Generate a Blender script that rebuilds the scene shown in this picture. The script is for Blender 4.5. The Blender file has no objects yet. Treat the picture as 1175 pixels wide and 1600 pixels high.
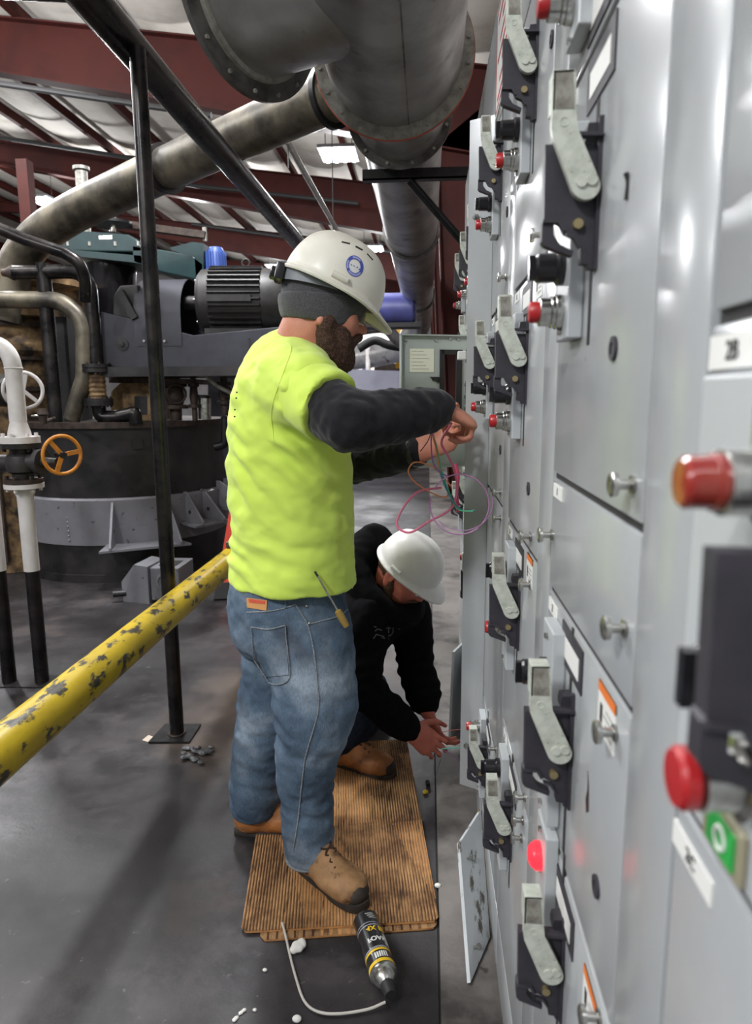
import bpy, bmesh, math, random
import numpy as np
from mathutils import Vector, Matrix, Quaternion
random.seed(7); np.random.seed(7)
S = bpy.context.scene
COL = S.collection

# ------------------------------------------------------------------ camera
F_PX, CX, CY, HC = 1077.0, 587.5, 800.0, 1.40
_dy = np.array([668 - CX, -(617 - CY), -F_PX]); _dy /= np.linalg.norm(_dy)
_dz = -np.array([626 - CX, -(7090 - CY), -F_PX]); _dz -= _dy * (_dz @ _dy); _dz /= np.linalg.norm(_dz)
_dx = np.cross(_dy, _dz)
RW = np.array([_dx, _dy, _dz])
cam_d = bpy.data.cameras.new('camera'); cam = bpy.data.objects.new('camera', cam_d); COL.objects.link(cam)
cam_d.sensor_fit = 'VERTICAL'; cam_d.sensor_height = 36.0; cam_d.sensor_width = 36.0
cam_d.lens = F_PX / 1600 * 36.0
cam_d.clip_start = 0.02; cam_d.clip_end = 200
mw = Matrix([list(RW[0]) + [0], list(RW[1]) + [0], list(RW[2]) + [HC], [0, 0, 0, 1]])
cam.matrix_world = mw
cam_d.dof.use_dof = True; cam_d.dof.focus_distance = 1.95; cam_d.dof.aperture_fstop = 5.6
S.camera = cam

# ------------------------------------------------------------------ world and exposure
w = bpy.data.worlds.new('world'); S.world = w; w.use_nodes = True
w.node_tree.nodes['Background'].inputs[0].default_value = (0.92, 0.95, 1.0, 1)
w.node_tree.nodes['Background'].inputs[1].default_value = 0.30
S.view_settings.view_transform = 'Standard'; S.view_settings.look = 'None'
S.view_settings.exposure = 0.42; S.view_settings.gamma = 1.0
S.view_settings.use_curve_mapping = False

# high bay lamps, unseen ones added to light the hall: (x, y, z, watts)
LAMPS = [(-1.35, 11.0, 4.95, 120), (-5.26, 16.0, 5.93, 150), (-8.5, 15.6, 5.68, 150),
         (-1.6, 4.4, 5.0, 190), (-2.4, -2.6, 5.0, 170), (-5.4, 3.4, 5.4, 120), (-6.0, -2.5, 5.4, 150),
         (-5.4, 7.0, 5.6, 150), (-10.5, 6.5, 6.3, 170), (-1.4, 18.0, 5.0, 150), (-5.3, 24.5, 5.8, 170), (-12., 14., 6.4, 170)]

# ------------------------------------------------------------------ helpers
def at(x, y, Y):
    "world point at depth Y along the photo ray"
    d = RW @ np.array([x - CX, -(y - CY), -F_PX]); t = Y / d[1]
    return Vector((t * d[0], Y, HC + t * d[2]))
def atx(x, y, X):
    d = RW @ np.array([x - CX, -(y - CY), -F_PX]); t = X / d[0]
    return Vector((X, t * d[1], HC + t * d[2]))
def atz(x, y, Z=0.0):
    d = RW @ np.array([x - CX, -(y - CY), -F_PX]); t = (Z - HC) / d[2]
    return Vector((t * d[0], t * d[1], Z))
V = Vector

def frame_from(d, up=None):
    d = V(d).normalized()
    up = V(up) if up is not None else (V((0, 0, 1)) if abs(d.z) < 0.95 else V((0, 1, 0)))
    s = d.cross(up).normalized(); u = s.cross(d).normalized()
    return s, u, d

def smooth_path(pts, n=8):
    pts = [V(p) for p in pts]
    if len(pts) < 3: return pts
    P = [pts[0] * 2 - pts[1]] + pts + [pts[-1] * 2 - pts[-2]]
    out = []
    for i in range(1, len(P) - 2):
        a, b, c, d = P[i - 1], P[i], P[i + 1], P[i + 2]
        for k in range(n):
            t = k / n
            out.append(0.5 * ((2 * b) + (c - a) * t + (2 * a - 5 * b + 4 * c - d) * t * t + (3 * b - a - 3 * c + d) * t ** 3))
    out.append(pts[-1])
    return out

def fillet(pts, r, n=6):
    "polyline with corners rounded by radius r"
    pts = [V(p) for p in pts]; out = [pts[0]]
    for i in range(1, len(pts) - 1):
        a, b, c = pts[i - 1], pts[i], pts[i + 1]
        d1 = (a - b).normalized(); d2 = (c - b).normalized()
        ang = d1.angle(d2); rr = r if not isinstance(r, (list, tuple)) else r[i - 1]
        l = min(rr / math.tan(ang / 2), (a - b).length * .49, (c - b).length * .49)
        p1 = b + d1 * l; p2 = b + d2 * l
        for k in range(n + 1):
            t = k / n; out.append(p1 * (1 - t) ** 2 + b * 2 * t * (1 - t) + p2 * t * t)
    out.append(pts[-1]); return out

class MB:
    def __init__(s): s.v = []; s.f = []
    def add(s, vs, fs):
        o = len(s.v); s.v += [V(p) for p in vs]; s.f += [tuple(i + o for i in f) for f in fs]; return s
    def box(s, a, b):
        x0, y0, z0 = a; x1, y1, z1 = b
        return s.add([(x0, y0, z0), (x1, y0, z0), (x1, y1, z0), (x0, y1, z0), (x0, y0, z1), (x1, y0, z1), (x1, y1, z1), (x0, y1, z1)],
                     [(0, 3, 2, 1), (4, 5, 6, 7), (0, 1, 5, 4), (1, 2, 6, 5), (2, 3, 7, 6), (3, 0, 4, 7)])
    def obox(s, c, ax, ay, az):
        "oriented box: centre and three half vectors"
        c, ax, ay, az = V(c), V(ax), V(ay), V(az)
        vs = [c - ax - ay - az, c + ax - ay - az, c + ax + ay - az, c - ax + ay - az, c - ax - ay + az, c + ax - ay + az, c + ax + ay + az, c - ax + ay + az]
        return s.add(vs, [(0, 3, 2, 1), (4, 5, 6, 7), (0, 1, 5, 4), (1, 2, 6, 5), (2, 3, 7, 6), (3, 0, 4, 7)])
    def bar(s, a, b, w, h, up=None):
        a, b = V(a), V(b); sd, u, d = frame_from(b - a, up)
        return s.obox((a + b) / 2, sd * (w / 2), (b - a) / 2, u * (h / 2))
    def tube(s, pts, r, seg=16, caps=True, up=None):
        pts = [V(p) for p in pts]; n = len(pts); rs = r if isinstance(r, (list, tuple)) else [r] * n
        o = len(s.v); prev = None
        for i, p in enumerate(pts):
            d = (pts[min(i + 1, n - 1)] - pts[max(i - 1, 0)])
            if d.length < 1e-9: d = V((0, 0, 1))
            d.normalize()
            if prev is None: sd, u, _ = frame_from(d, up)
            else:
                sd = prev - d * prev.dot(d)
                sd = sd.normalized() if sd.length > 1e-6 else frame_from(d)[0]
                u = sd.cross(d)
            prev = sd
            for k in range(seg):
                a = 2 * math.pi * k / seg
                s.v.append(p + (sd * math.cos(a) + u * math.sin(a)) * rs[i])
        for i in range(n - 1):
            for k in range(seg):
                k2 = (k + 1) % seg
                s.f.append((o + i * seg + k, o + i * seg + k2, o + (i + 1) * seg + k2, o + (i + 1) * seg + k))
        if caps:
            s.f.append(tuple(o + k for k in range(seg))[::-1]); s.f.append(tuple(o + (n - 1) * seg + k for k in range(seg)))
        return s
    def cyl(s, a, b, r, seg=20, r2=None, caps=True): return s.tube([a, b], [r, r if r2 is None else r2], seg, caps)
    def lathe(s, base, axis, prof, seg=28, caps=True):
        "prof: list of (t along axis, radius)"
        base = V(base); sd, u, d = frame_from(axis); o = len(s.v)
        for t, r in prof:
            for k in range(seg):
                a = 2 * math.pi * k / seg; s.v.append(base + d * t + (sd * math.cos(a) + u * math.sin(a)) * max(r, 1e-5))
        for i in range(len(prof) - 1):
            for k in range(seg):
                k2 = (k + 1) % seg
                s.f.append((o + i * seg + k, o + i * seg + k2, o + (i + 1) * seg + k2, o + (i + 1) * seg + k))
        if caps:
            s.f.append(tuple(o + k for k in range(seg))[::-1]); s.f.append(tuple(o + (len(prof) - 1) * seg + k for k in range(seg)))
        return s
    def ring(s, c, axis, r0, r1, h, seg=36):
        "flat washer"
        return s.lathe_closed(c, axis, [(0, r0), (0, r1), (h, r1), (h, r0)], seg)
    def lathe_closed(s, base, axis, prof, seg=36):
        base = V(base); sd, u, d = frame_from(axis); o = len(s.v); m = len(prof)
        for t, r in prof:
            for k in range(seg):
                a = 2 * math.pi * k / seg; s.v.append(base + d * t + (sd * math.cos(a) + u * math.sin(a)) * r)
        for i in range(m):
            j = (i + 1) % m
            for k in range(seg):
                k2 = (k + 1) % seg; s.f.append((o + i * seg + k, o + i * seg + k2, o + j * seg + k2, o + j * seg + k))
        return s
    def torus(s, c, axis, R, r, seg=36, sec=10):
        prof = [(r * math.sin(2 * math.pi * k / sec), R + r * math.cos(2 * math.pi * k / sec)) for k in range(sec)]
        return s.lathe_closed(c, axis, prof, seg)
    def prism(s, poly, off):
        "extrude a planar polygon by vector off"
        off = V(off); n = len(poly); o = len(s.v)
        s.v += [V(p) for p in poly] + [V(p) + off for p in poly]
        s.f.append(tuple(o + i for i in range(n))[::-1]); s.f.append(tuple(o + n + i for i in range(n)))
        for i in range(n):
            j = (i + 1) % n; s.f.append((o + i, o + j, o + n + j, o + n + i))
        return s
    def ellipsoid(s, c, rx, ry, rz, seg=20, rings=12, rot=None):
        c = V(c); o = len(s.v); rot = rot or Matrix.Identity(3)
        for i in range(rings + 1):
            th = math.pi * i / rings
            for k in range(seg):
                a = 2 * math.pi * k / seg
                s.v.append(c + rot @ V((rx * math.sin(th) * math.cos(a), ry * math.sin(th) * math.sin(a), rz * math.cos(th))))
        for i in range(rings):
            for k in range(seg):
                k2 = (k + 1) % seg; s.f.append((o + i * seg + k, o + (i + 1) * seg + k, o + (i + 1) * seg + k2, o + i * seg + k2))
        return s
    def xform(s, M):
        s.v = [M @ p for p in s.v]; return s
    def mesh(s, name, mat, smooth=True, angle=35, origin=V((0, 0, 0)), bevel=0):
        me = bpy.data.meshes.new(name)
        me.from_pydata([tuple(p - origin) for p in s.v], [], s.f)
        bm = bmesh.new(); bm.from_mesh(me)
        bmesh.ops.recalc_face_normals(bm, faces=bm.faces)
        if bevel:
            es = [e for e in bm.edges if len(e.link_faces) == 2 and e.calc_face_angle(0) > 0.6]
            bmesh.ops.bevel(bm, geom=es, offset=bevel, segments=2, profile=.5, affect='EDGES', clamp_overlap=True)
        bm.to_mesh(me); bm.free()
        if smooth:
            me.shade_smooth(); me.set_sharp_from_angle(angle=math.radians(angle))
        if mat: me.materials.append(mat)
        return me
    def build(s, name, mat, parent=None, **kw):
        org = ORG[parent.name] if parent is not None else None
        if org is None:
            xs = [p.x for p in s.v]; ys = [p.y for p in s.v]; zs = [p.z for p in s.v]
            org = V(((min(xs) + max(xs)) / 2, (min(ys) + max(ys)) / 2, min(zs)))
        me = s.mesh(name, mat, origin=org, **kw)
        o = bpy.data.objects.new(name, me); COL.objects.link(o)
        if parent is not None: o.parent = parent
        else: o.location = org
        ORG[o.name] = org.copy()
        return o
ORG = {}
def tag(o, label=None, cat=None, group=None, kind=None):
    if label: o['label'] = label
    if cat: o['category'] = cat
    if group: o['group'] = group
    if kind: o['kind'] = kind
    return o
def thing(name, label, cat, loc=(0, 0, 0), group=None):
    o = bpy.data.objects.new(name, None); COL.objects.link(o); o.location = loc
    o.empty_display_size = .1
    ORG[o.name] = V(loc); return tag(o, label, cat, group)
def inst(me, name, parent, loc, rot=None, scale=None):
    "place shared mesh data at world loc under parent (parents are never rotated)"
    o = bpy.data.objects.new(name, me); COL.objects.link(o); o.parent = parent
    o.location = V(loc) - ORG[parent.name]
    if rot is not None: o.rotation_euler = rot
    if scale is not None: o.scale = scale
    ORG[o.name] = V(loc); return o
def text_mesh(body, size, mat, M, name='lettering', parent=None, depth=.0004, align='CENTER', sx=1.0, bold=0.0):
    cu = bpy.data.curves.new(name, 'FONT'); cu.body = body; cu.size = size; cu.align_x = align; cu.align_y = 'CENTER'
    cu.extrude = depth; cu.offset = bold; cu.resolution_u = 3
    t = bpy.data.objects.new('tmp_text', cu); COL.objects.link(t)
    dg = bpy.context.evaluated_depsgraph_get(); dg.update()
    me = bpy.data.meshes.new_from_object(t.evaluated_get(dg)); bpy.data.objects.remove(t); bpy.data.curves.remove(cu)
    me.name = name
    me.transform(M @ Matrix.Diagonal((sx, 1, 1, 1)))
    me.materials.clear(); me.materials.append(mat)
    if parent is not None: me.transform(Matrix.Translation(-ORG[parent.name]))
    o = bpy.data.objects.new(name, me); COL.objects.link(o)
    if parent is not None: o.parent = parent; ORG[o.name] = ORG[parent.name].copy()
    return o
def plane_M(loc, xdir, ydir):
    x = V(xdir).normalized(); y = V(ydir); y = (y - x * y.dot(x)).normalized(); z = x.cross(y)
    return Matrix([[x.x, y.x, z.x, loc[0]], [x.y, y.y, z.y, loc[1]], [x.z, y.z, z.z, loc[2]], [0, 0, 0, 1]])

# ------------------------------------------------------------------ materials
def srgb(r, g, b):
    f = lambda c: (c / 12.92 if c <= .04045 else ((c + .055) / 1.055) ** 2.4)
    return tuple(f(c / 255.) for c in (r, g, b)) + (1,)
MATS = {}
def pm(name, c, rough=.5, metal=0., c2=None, scale=6., lo=.4, hi=.65, bump=0., bscale=80., rvar=0., detail=6., stretch=None,
       c3=None, scale3=2., lo3=.5, hi3=.6, emit=None, estr=0., spec=.5, trans=0., coat=0., alpha=1., sheen=0.):
    if name in MATS: return MATS[name]
    m = bpy.data.materials.new(name); m.use_nodes = True; nt = m.node_tree; N = nt.nodes; L = nt.links
    b = N['Principled BSDF']
    b.inputs['Base Color'].default_value = c; b.inputs['Roughness'].default_value = rough; b.inputs['Metallic'].default_value = metal
    b.inputs['Specular IOR Level'].default_value = spec; b.inputs['Transmission Weight'].default_value = trans
    b.inputs['Coat Weight'].default_value = coat; b.inputs['Alpha'].default_value = alpha; b.inputs['Sheen Weight'].default_value = sheen
    if emit: b.inputs['Emission Color'].default_value = emit; b.inputs['Emission Strength'].default_value = estr
    tc = N.new('ShaderNodeTexCoord'); src = tc.outputs['Object']
    if stretch:
        mp = N.new('ShaderNodeMapping'); mp.inputs['Scale'].default_value = stretch; L.new(src, mp.inputs[0]); src = mp.outputs[0]
    def noise(sc, det=detail):
        n = N.new('ShaderNodeTexNoise'); n.inputs['Scale'].default_value = sc; n.inputs['Detail'].default_value = det; n.inputs['Roughness'].default_value = .6
        L.new(src, n.inputs['Vector']); return n.outputs['Fac']
    def ramp(f, a, bb, p0=(0, 0, 0, 1), p1=(1, 1, 1, 1)):
        r = N.new('ShaderNodeValToRGB'); r.color_ramp.elements[0].position = a; r.color_ramp.elements[1].position = bb
        r.color_ramp.elements[0].color = p0; r.color_ramp.elements[1].color = p1; L.new(f, r.inputs[0]); return r.outputs[0]
    colour = None
    if c2 is not None:
        f = noise(scale); colour = ramp(f, lo, hi, c, c2)
        if rvar:
            mr = N.new('ShaderNodeMapRange'); L.new(f, mr.inputs[0]); mr.inputs[1].default_value = lo; mr.inputs[2].default_value = hi
            mr.inputs[3].default_value = rough; mr.inputs[4].default_value = max(.03, min(1, rough + rvar)); L.new(mr.outputs[0], b.inputs['Roughness'])
    if c3 is not None:
        f3 = ramp(noise(scale3), lo3, hi3)
        mx = N.new('ShaderNodeMix'); mx.data_type = 'RGBA'; L.new(f3, mx.inputs['Factor'])
        if colour is not None: L.new(colour, mx.inputs['A'])
        else: mx.inputs['A'].default_value = c
        mx.inputs['B'].default_value = c3; colour = mx.outputs['Result']
    if colour is not None: L.new(colour, b.inputs['Base Color'])
    if bump:
        bp = N.new('ShaderNodeBump'); bp.inputs['Strength'].default_value = bump; bp.inputs['Distance'].default_value = .004
        L.new(noise(bscale, 4.), bp.inputs['Height']); L.new(bp.outputs[0], b.inputs['Normal'])
    MATS[name] = m; return m

M_panel = pm('grey enamel panel', srgb(172, 175, 176), .22, c2=srgb(162, 165, 167), scale=3., bump=.04, bscale=25., c3=srgb(140, 140, 138), scale3=38., lo3=.70, hi3=.76)
M_panel2 = pm('grey enamel edge', srgb(182, 186, 188), .35)
M_gasket = pm('black gasket', srgb(40, 38, 38), .8)
M_hblack = pm('black moulded plastic', srgb(46, 44, 50), .55, c2=srgb(58, 55, 62), scale=30.)
M_lever = pm('worn galvanised lever', srgb(206, 210, 198), .45, .15, c2=srgb(180, 184, 172), scale=60., c3=srgb(112, 108, 98), scale3=150., lo3=.63, hi3=.72)
M_leverdark = pm('grimy lever grip', srgb(150, 148, 138), .6, .1, c2=srgb(105, 100, 90), scale=90.)
M_chrome = pm('bright metal', srgb(200, 200, 196), .22, .95, c2=srgb(150, 148, 140), scale=50.)
M_brass = pm('dull brass', srgb(176, 160, 120), .35, .8)
M_red = pm('red button plastic', srgb(176, 34, 38), .35, coat=.3)
M_redlit = pm('lit red lens', srgb(230, 30, 40), .3, emit=(1, .03, .05, 1), estr=1.1)
M_amber = pm('amber red lens', srgb(150, 40, 36), .2, c2=srgb(150, 80, 56), scale=30., coat=.4)
M_white = pm('white paper label', srgb(226, 226, 222), .6)
M_ink = pm('black ink', srgb(30, 30, 32), .6)
M_orange = pm('orange ink', srgb(226, 120, 48), .6)
M_green = pm('green label', srgb(40, 160, 70), .5)
M_redink = pm('red ink', srgb(186, 60, 54), .6)
M_blacksteel = pm('black painted steel', srgb(26, 25, 27), .42, .3, c2=srgb(46, 44, 44), scale=14., c3=srgb(92, 86, 80), scale3=60., lo3=.66, hi3=.74, bump=.12, bscale=60.)
M_blackpipe = pm('black pipe', srgb(36, 35, 36), .26, .75, c2=srgb(62, 58, 56), scale=9., rvar=.15, bump=.08, bscale=90., stretch=(1, 1, 1))
M_galv = pm('dull stainless duct', srgb(152, 151, 150), .30, .55, c2=srgb(118, 116, 114), scale=3., rvar=.14, bump=.05, bscale=10., c3=srgb(60, 56, 54), scale3=5., lo3=.60, hi3=.72)
M_galv2 = pm('dark stained duct', srgb(126, 124, 122), .34, .6, c2=srgb(70, 66, 64), scale=6., rvar=.2, bump=.08, bscale=30.)
M_flange = pm('grey flange', srgb(168, 166, 158), .45, .25, c2=srgb(130, 126, 120), scale=20.)
M_gasket_o = pm('orange gasket', srgb(186, 84, 60), .6)
M_oldpipe = pm('oxidised pipe', srgb(122, 114, 98), .5, .5, c2=srgb(66, 62, 56), scale=4., bump=.2, bscale=40., rvar=-.1, c3=srgb(40, 38, 36), scale3=3., lo3=.5, hi3=.7, stretch=(1, 1, 1))
M_redoxide = pm('red oxide steel', srgb(68, 29, 24), .65, c2=srgb(55, 24, 21), scale=2., spec=.2)
M_insul = pm('white roof insulation', srgb(226, 221, 212), .8, c2=srgb(210, 204, 194), scale=1.5, c3=srgb(184, 176, 164), scale3=.8, lo3=.55, hi3=.7, bump=.25, bscale=12.)
M_yellow = pm('scuffed yellow paint', srgb(200, 172, 34), .34, c2=srgb(168, 142, 28), scale=5., c3=srgb(56, 52, 46), scale3=30., lo3=.55, hi3=.61, bump=.06, bscale=40., detail=8., stretch=(1, .45, 1))
M_whitepaint = pm('white pipe paint', srgb(216, 212, 210), .45, c2=srgb(198, 192, 188), scale=8., bump=.08, bscale=40.)
M_tank = pm('black tank paint', srgb(30, 29, 30), .35, .2, c2=srgb(50, 47, 46), scale=5., rvar=.2, bump=.25, bscale=30., c3=srgb(90, 86, 80), scale3=30., lo3=.70, hi3=.76)
M_greypaint = pm('grey machine paint', srgb(124, 124, 130), .45, c2=srgb(112, 110, 114), scale=4., c3=srgb(60, 54, 50), scale3=18., lo3=.64, hi3=.7, bump=.1, bscale=40.)
M_blue_steel = pm('blue grey steel', srgb(52, 53, 61), .45, .2, c2=srgb(38, 38, 45), scale=4., bump=.08, bscale=30.)
M_motor = pm('charcoal motor paint', srgb(54, 52, 51), .5, .2, c2=srgb(38, 36, 36), scale=9., bump=.1, bscale=50.)
M_teal = pm('teal gearbox paint', srgb(20, 48, 50), .4, c2=srgb(16, 34, 38), scale=5.)
M_blue = pm('blue motor paint', srgb(60, 84, 150), .45)
M_rust = pm('rusty cream', srgb(150, 122, 84), .7, c2=srgb(74, 54, 38), scale=9., bump=.3, bscale=30., c3=srgb(36, 28, 22), scale3=5., lo3=.50, hi3=.62)
M_brown = pm('grimy brown casting', srgb(70, 56, 48), .6, .3, c2=srgb(40, 34, 32), scale=20., bump=.3, bscale=40.)
M_orangewheel = pm('orange handwheel', srgb(214, 138, 40), .45, c2=srgb(186, 112, 30), scale=30.)
M_redladder = pm('orange red fibreglass', srgb(222, 62, 34), .45)
M_dark = pm('dark rubber', srgb(34, 33, 34), .6)
# ------------------------------------------------------------------ floor
def floor_mat():
    m = bpy.data.materials.new('dark stained concrete'); m.use_nodes = True; nt = m.node_tree; N = nt.nodes; L = nt.links
    b = N['Principled BSDF']; tc = N.new('ShaderNodeTexCoord')
    def noise(sc, det=8, rough=.6, vec=None):
        n = N.new('ShaderNodeTexNoise'); n.inputs['Scale'].default_value = sc; n.inputs['Detail'].default_value = det; n.inputs['Roughness'].default_value = rough
        L.new(vec or tc.outputs['Object'], n.inputs['Vector']); return n.outputs['Fac']
    def ramp(f, els):
        r = N.new('ShaderNodeValToRGB'); e = r.color_ramp.elements
        e[0].position, e[0].color = els[0]; e[1].position, e[1].color = els[-1]
        for p, c in els[1:-1]:
            k = e.new(p); k.color = c
        L.new(f, r.inputs[0]); return r.outputs[0]
    base = ramp(noise(1.3), [(.34, srgb(26, 24, 25)), (.47, srgb(38, 35, 36)), (.58, srgb(55, 51, 53)), (.72, srgb(84, 78, 80))])
    grime = ramp(noise(5., 10, .7), [(.46, (0, 0, 0, 1)), (.58, (.9, .9, .9, 1))])
    mx = N.new('ShaderNodeMix'); mx.data_type = 'RGBA'; L.new(grime, mx.inputs['Factor']); L.new(base, mx.inputs['A']); mx.inputs['B'].default_value = srgb(30, 28, 29)
    # pale scuffs and splashes
    sc = ramp(noise(22., 12, .75), [(.62, (0, 0, 0, 1)), (.70, (1, 1, 1, 1))])
    mask = ramp(noise(.9, 3), [(.50, (0, 0, 0, 1)), (.66, (1, 1, 1, 1))])
    mu = N.new('ShaderNodeMath'); mu.operation = 'MULTIPLY'; L.new(sc, mu.inputs[0]); L.new(mask, mu.inputs[1])
    mx2 = N.new('ShaderNodeMix'); mx2.data_type = 'RGBA'; L.new(mu.outputs[0], mx2.inputs['Factor']); L.new(mx.outputs['Result'], mx2.inputs['A']); mx2.inputs['B'].default_value = srgb(150, 144, 140)
    # warm dust patch
    dust = ramp(noise(.55, 5), [(.56, (0, 0, 0, 1)), (.72, (.6, .6, .6, 1))])
    mx3 = N.new('ShaderNodeMix'); mx3.data_type = 'RGBA'; L.new(dust, mx3.inputs['Factor']); L.new(mx2.outputs['Result'], mx3.inputs['A']); mx3.inputs['B'].default_value = srgb(128, 108, 92)
    L.new(mx3.outputs['Result'], b.inputs['Base Color'])
    ro = N.new('ShaderNodeMapRange'); L.new(noise(2.2), ro.inputs[0]); ro.inputs[1].default_value = .35; ro.inputs[2].default_value = .7; ro.inputs[3].default_value = .32; ro.inputs[4].default_value = .66
    L.new(ro.outputs[0], b.inputs['Roughness'])
    bp = N.new('ShaderNodeBump'); bp.inputs['Strength'].default_value = .25; bp.inputs['Distance'].default_value = .006; L.new(noise(14., 10), bp.inputs['Height']); L.new(bp.outputs[0], b.inputs['Normal'])
    return m
M_floor = floor_mat()
M_pad = pm('bare concrete pad', srgb(122, 117, 112), .6, c2=srgb(96, 90, 86), scale=3., c3=srgb(58, 54, 52), scale3=4., lo3=.5, hi3=.66, bump=.2, bscale=40., detail=9.)
mb = MB(); mb.box((-24, -6, -.1), (.035, 36, 0)); tag(mb.build('floor', M_floor, smooth=False), 'dark grime stained concrete floor of the hall', kind='structure')
mb = MB(); mb.box((.041, -6, -.1), (2.0, 36, .004)); tag(mb.build('trim_1', M_pad, smooth=False), 'paler bare concrete strip along the grey cabinets', kind='structure')
mb = MB(); mb.box((.035, -6, -.1), (.041, 36, -.004)); tag(mb.build('trim_2', M_gasket, smooth=False), 'dark expansion joint in the concrete', kind='structure')

# ------------------------------------------------------------------ roof and frames
def z_top(X): return 5.57 + .13 * (-X) if X > -15 else 5.57 + .13 * 15 - .13 * (-15 - X)
def z_bot(X):
    if X > 0: return 4.57 - .19 * X
    if X > -13: return 4.57 + .19 * (-X)
    return 4.57 + .19 * 13
PUR = [1.0 - 1.28 * i for i in range(19)]
mb = MB(); vs = []; fs = []
xs = []
for i in range(len(PUR) - 1):
    for k in range(5):
        t = k / 5; xs.append((PUR[i] * (1 - t) + PUR[i + 1] * t, -.10 * (1 - (2 * t - 1) ** 2)))
xs.append((PUR[-1], 0))
for X, dz in xs:
    for Y in (-6, 36): vs.append((X, Y, z_top(X) + .24 + dz + (.03 if dz == 0 else 0)))
n = len(xs)
for i in range(n - 1): fs.append((2 * i, 2 * i + 1, 2 * i + 3, 2 * i + 2))
mb.add(vs, fs)
vs2 = [(x, y, z + .12) for x, y, z in vs]
mb.add(vs2, fs)
ceiling = tag(mb.build('ceiling', M_insul, angle=80), 'pitched roof lined with sagging white insulation', kind='structure')
for X in PUR[:-1]:
    m = MB(); z = z_top(X)
    m.box((X - .012, -6, z), (X + .012, 36, z + .21)); m.box((X - .07, -6, z + .20), (X + .012, 36, z + .212)); m.box((X - .012, -6, z - .001), (X + .07, 36, z + .011))
    m.build('purlin', M_redoxide, ceiling, smooth=False)
M_redweb = M_redoxide
for Yf in (9.65, 15.2, 21.3, 27.4):
    m = MB(); N_ = 14
    X0, X1 = 1.15, -20.
    top = []; bot = []
    for i in range(N_ + 1):
        X = X0 + (X1 - X0) * i / N_
        top.append(V((X, Yf, z_top(X)))); bot.append(V((X, Yf, z_bot(X))))
    m.prism(top + bot[::-1], (0, .012, 0))
    for i in range(N_):
        for a, b_ in ((top[i], top[i + 1]), (bot[i], bot[i + 1])):
            m.bar(a, b_, .22, .02)
    m.build('rafter', M_redoxide, ceiling, smooth=False)
mb = MB(); mb.box((1.2, -6, 0), (1.3, 36, 5.7)); wall_r = tag(mb.build('wall_right', pm('dull lining', srgb(150, 146, 142), .8, c2=srgb(128, 124, 120), scale=1.2), smooth=False), 'metal clad side wall behind the cabinets', kind='structure')
for Yf in (9.65, 15.2, 21.3, 27.4):
    m = MB()
    m.prism([(.32, Yf, 0), (1.15, Yf, 0), (1.15, Yf, 5.4), (.10, Yf, 4.6)], (0, .012, 0))
    m.bar((.31, Yf, 0), (.09, Yf, 4.6), .24, .02, up=(1, 0, 0))
    m.bar((1.15, Yf, 0), (1.15, Yf, 5.4), .24, .02, up=(1, 0, 0))
    m.build('column', M_redoxide, wall_r, smooth=False)
for z in (1.2, 2.3, 3.4, 4.4):
    m = MB(); m.box((1.13, -6, z), (1.2, 36, z + .2)); m.build('girt', M_redoxide, wall_r, smooth=False)
mb = MB(); mb.box((-24, 34, 0), (1.3, 34.2, 8)); tag(mb.build('wall_back', pm('pale cladding', srgb(170, 166, 166), .7, c2=srgb(140, 136, 136), scale=1.), smooth=False), 'far end wall of the hall', kind='structure')
mb = MB(); mb.box((-24.2, -6, 0), (-24, 34, 8)); tag(mb.build('wall_left', MATS['pale cladding'], smooth=False), 'far side wall of the hall', kind='structure')

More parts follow.
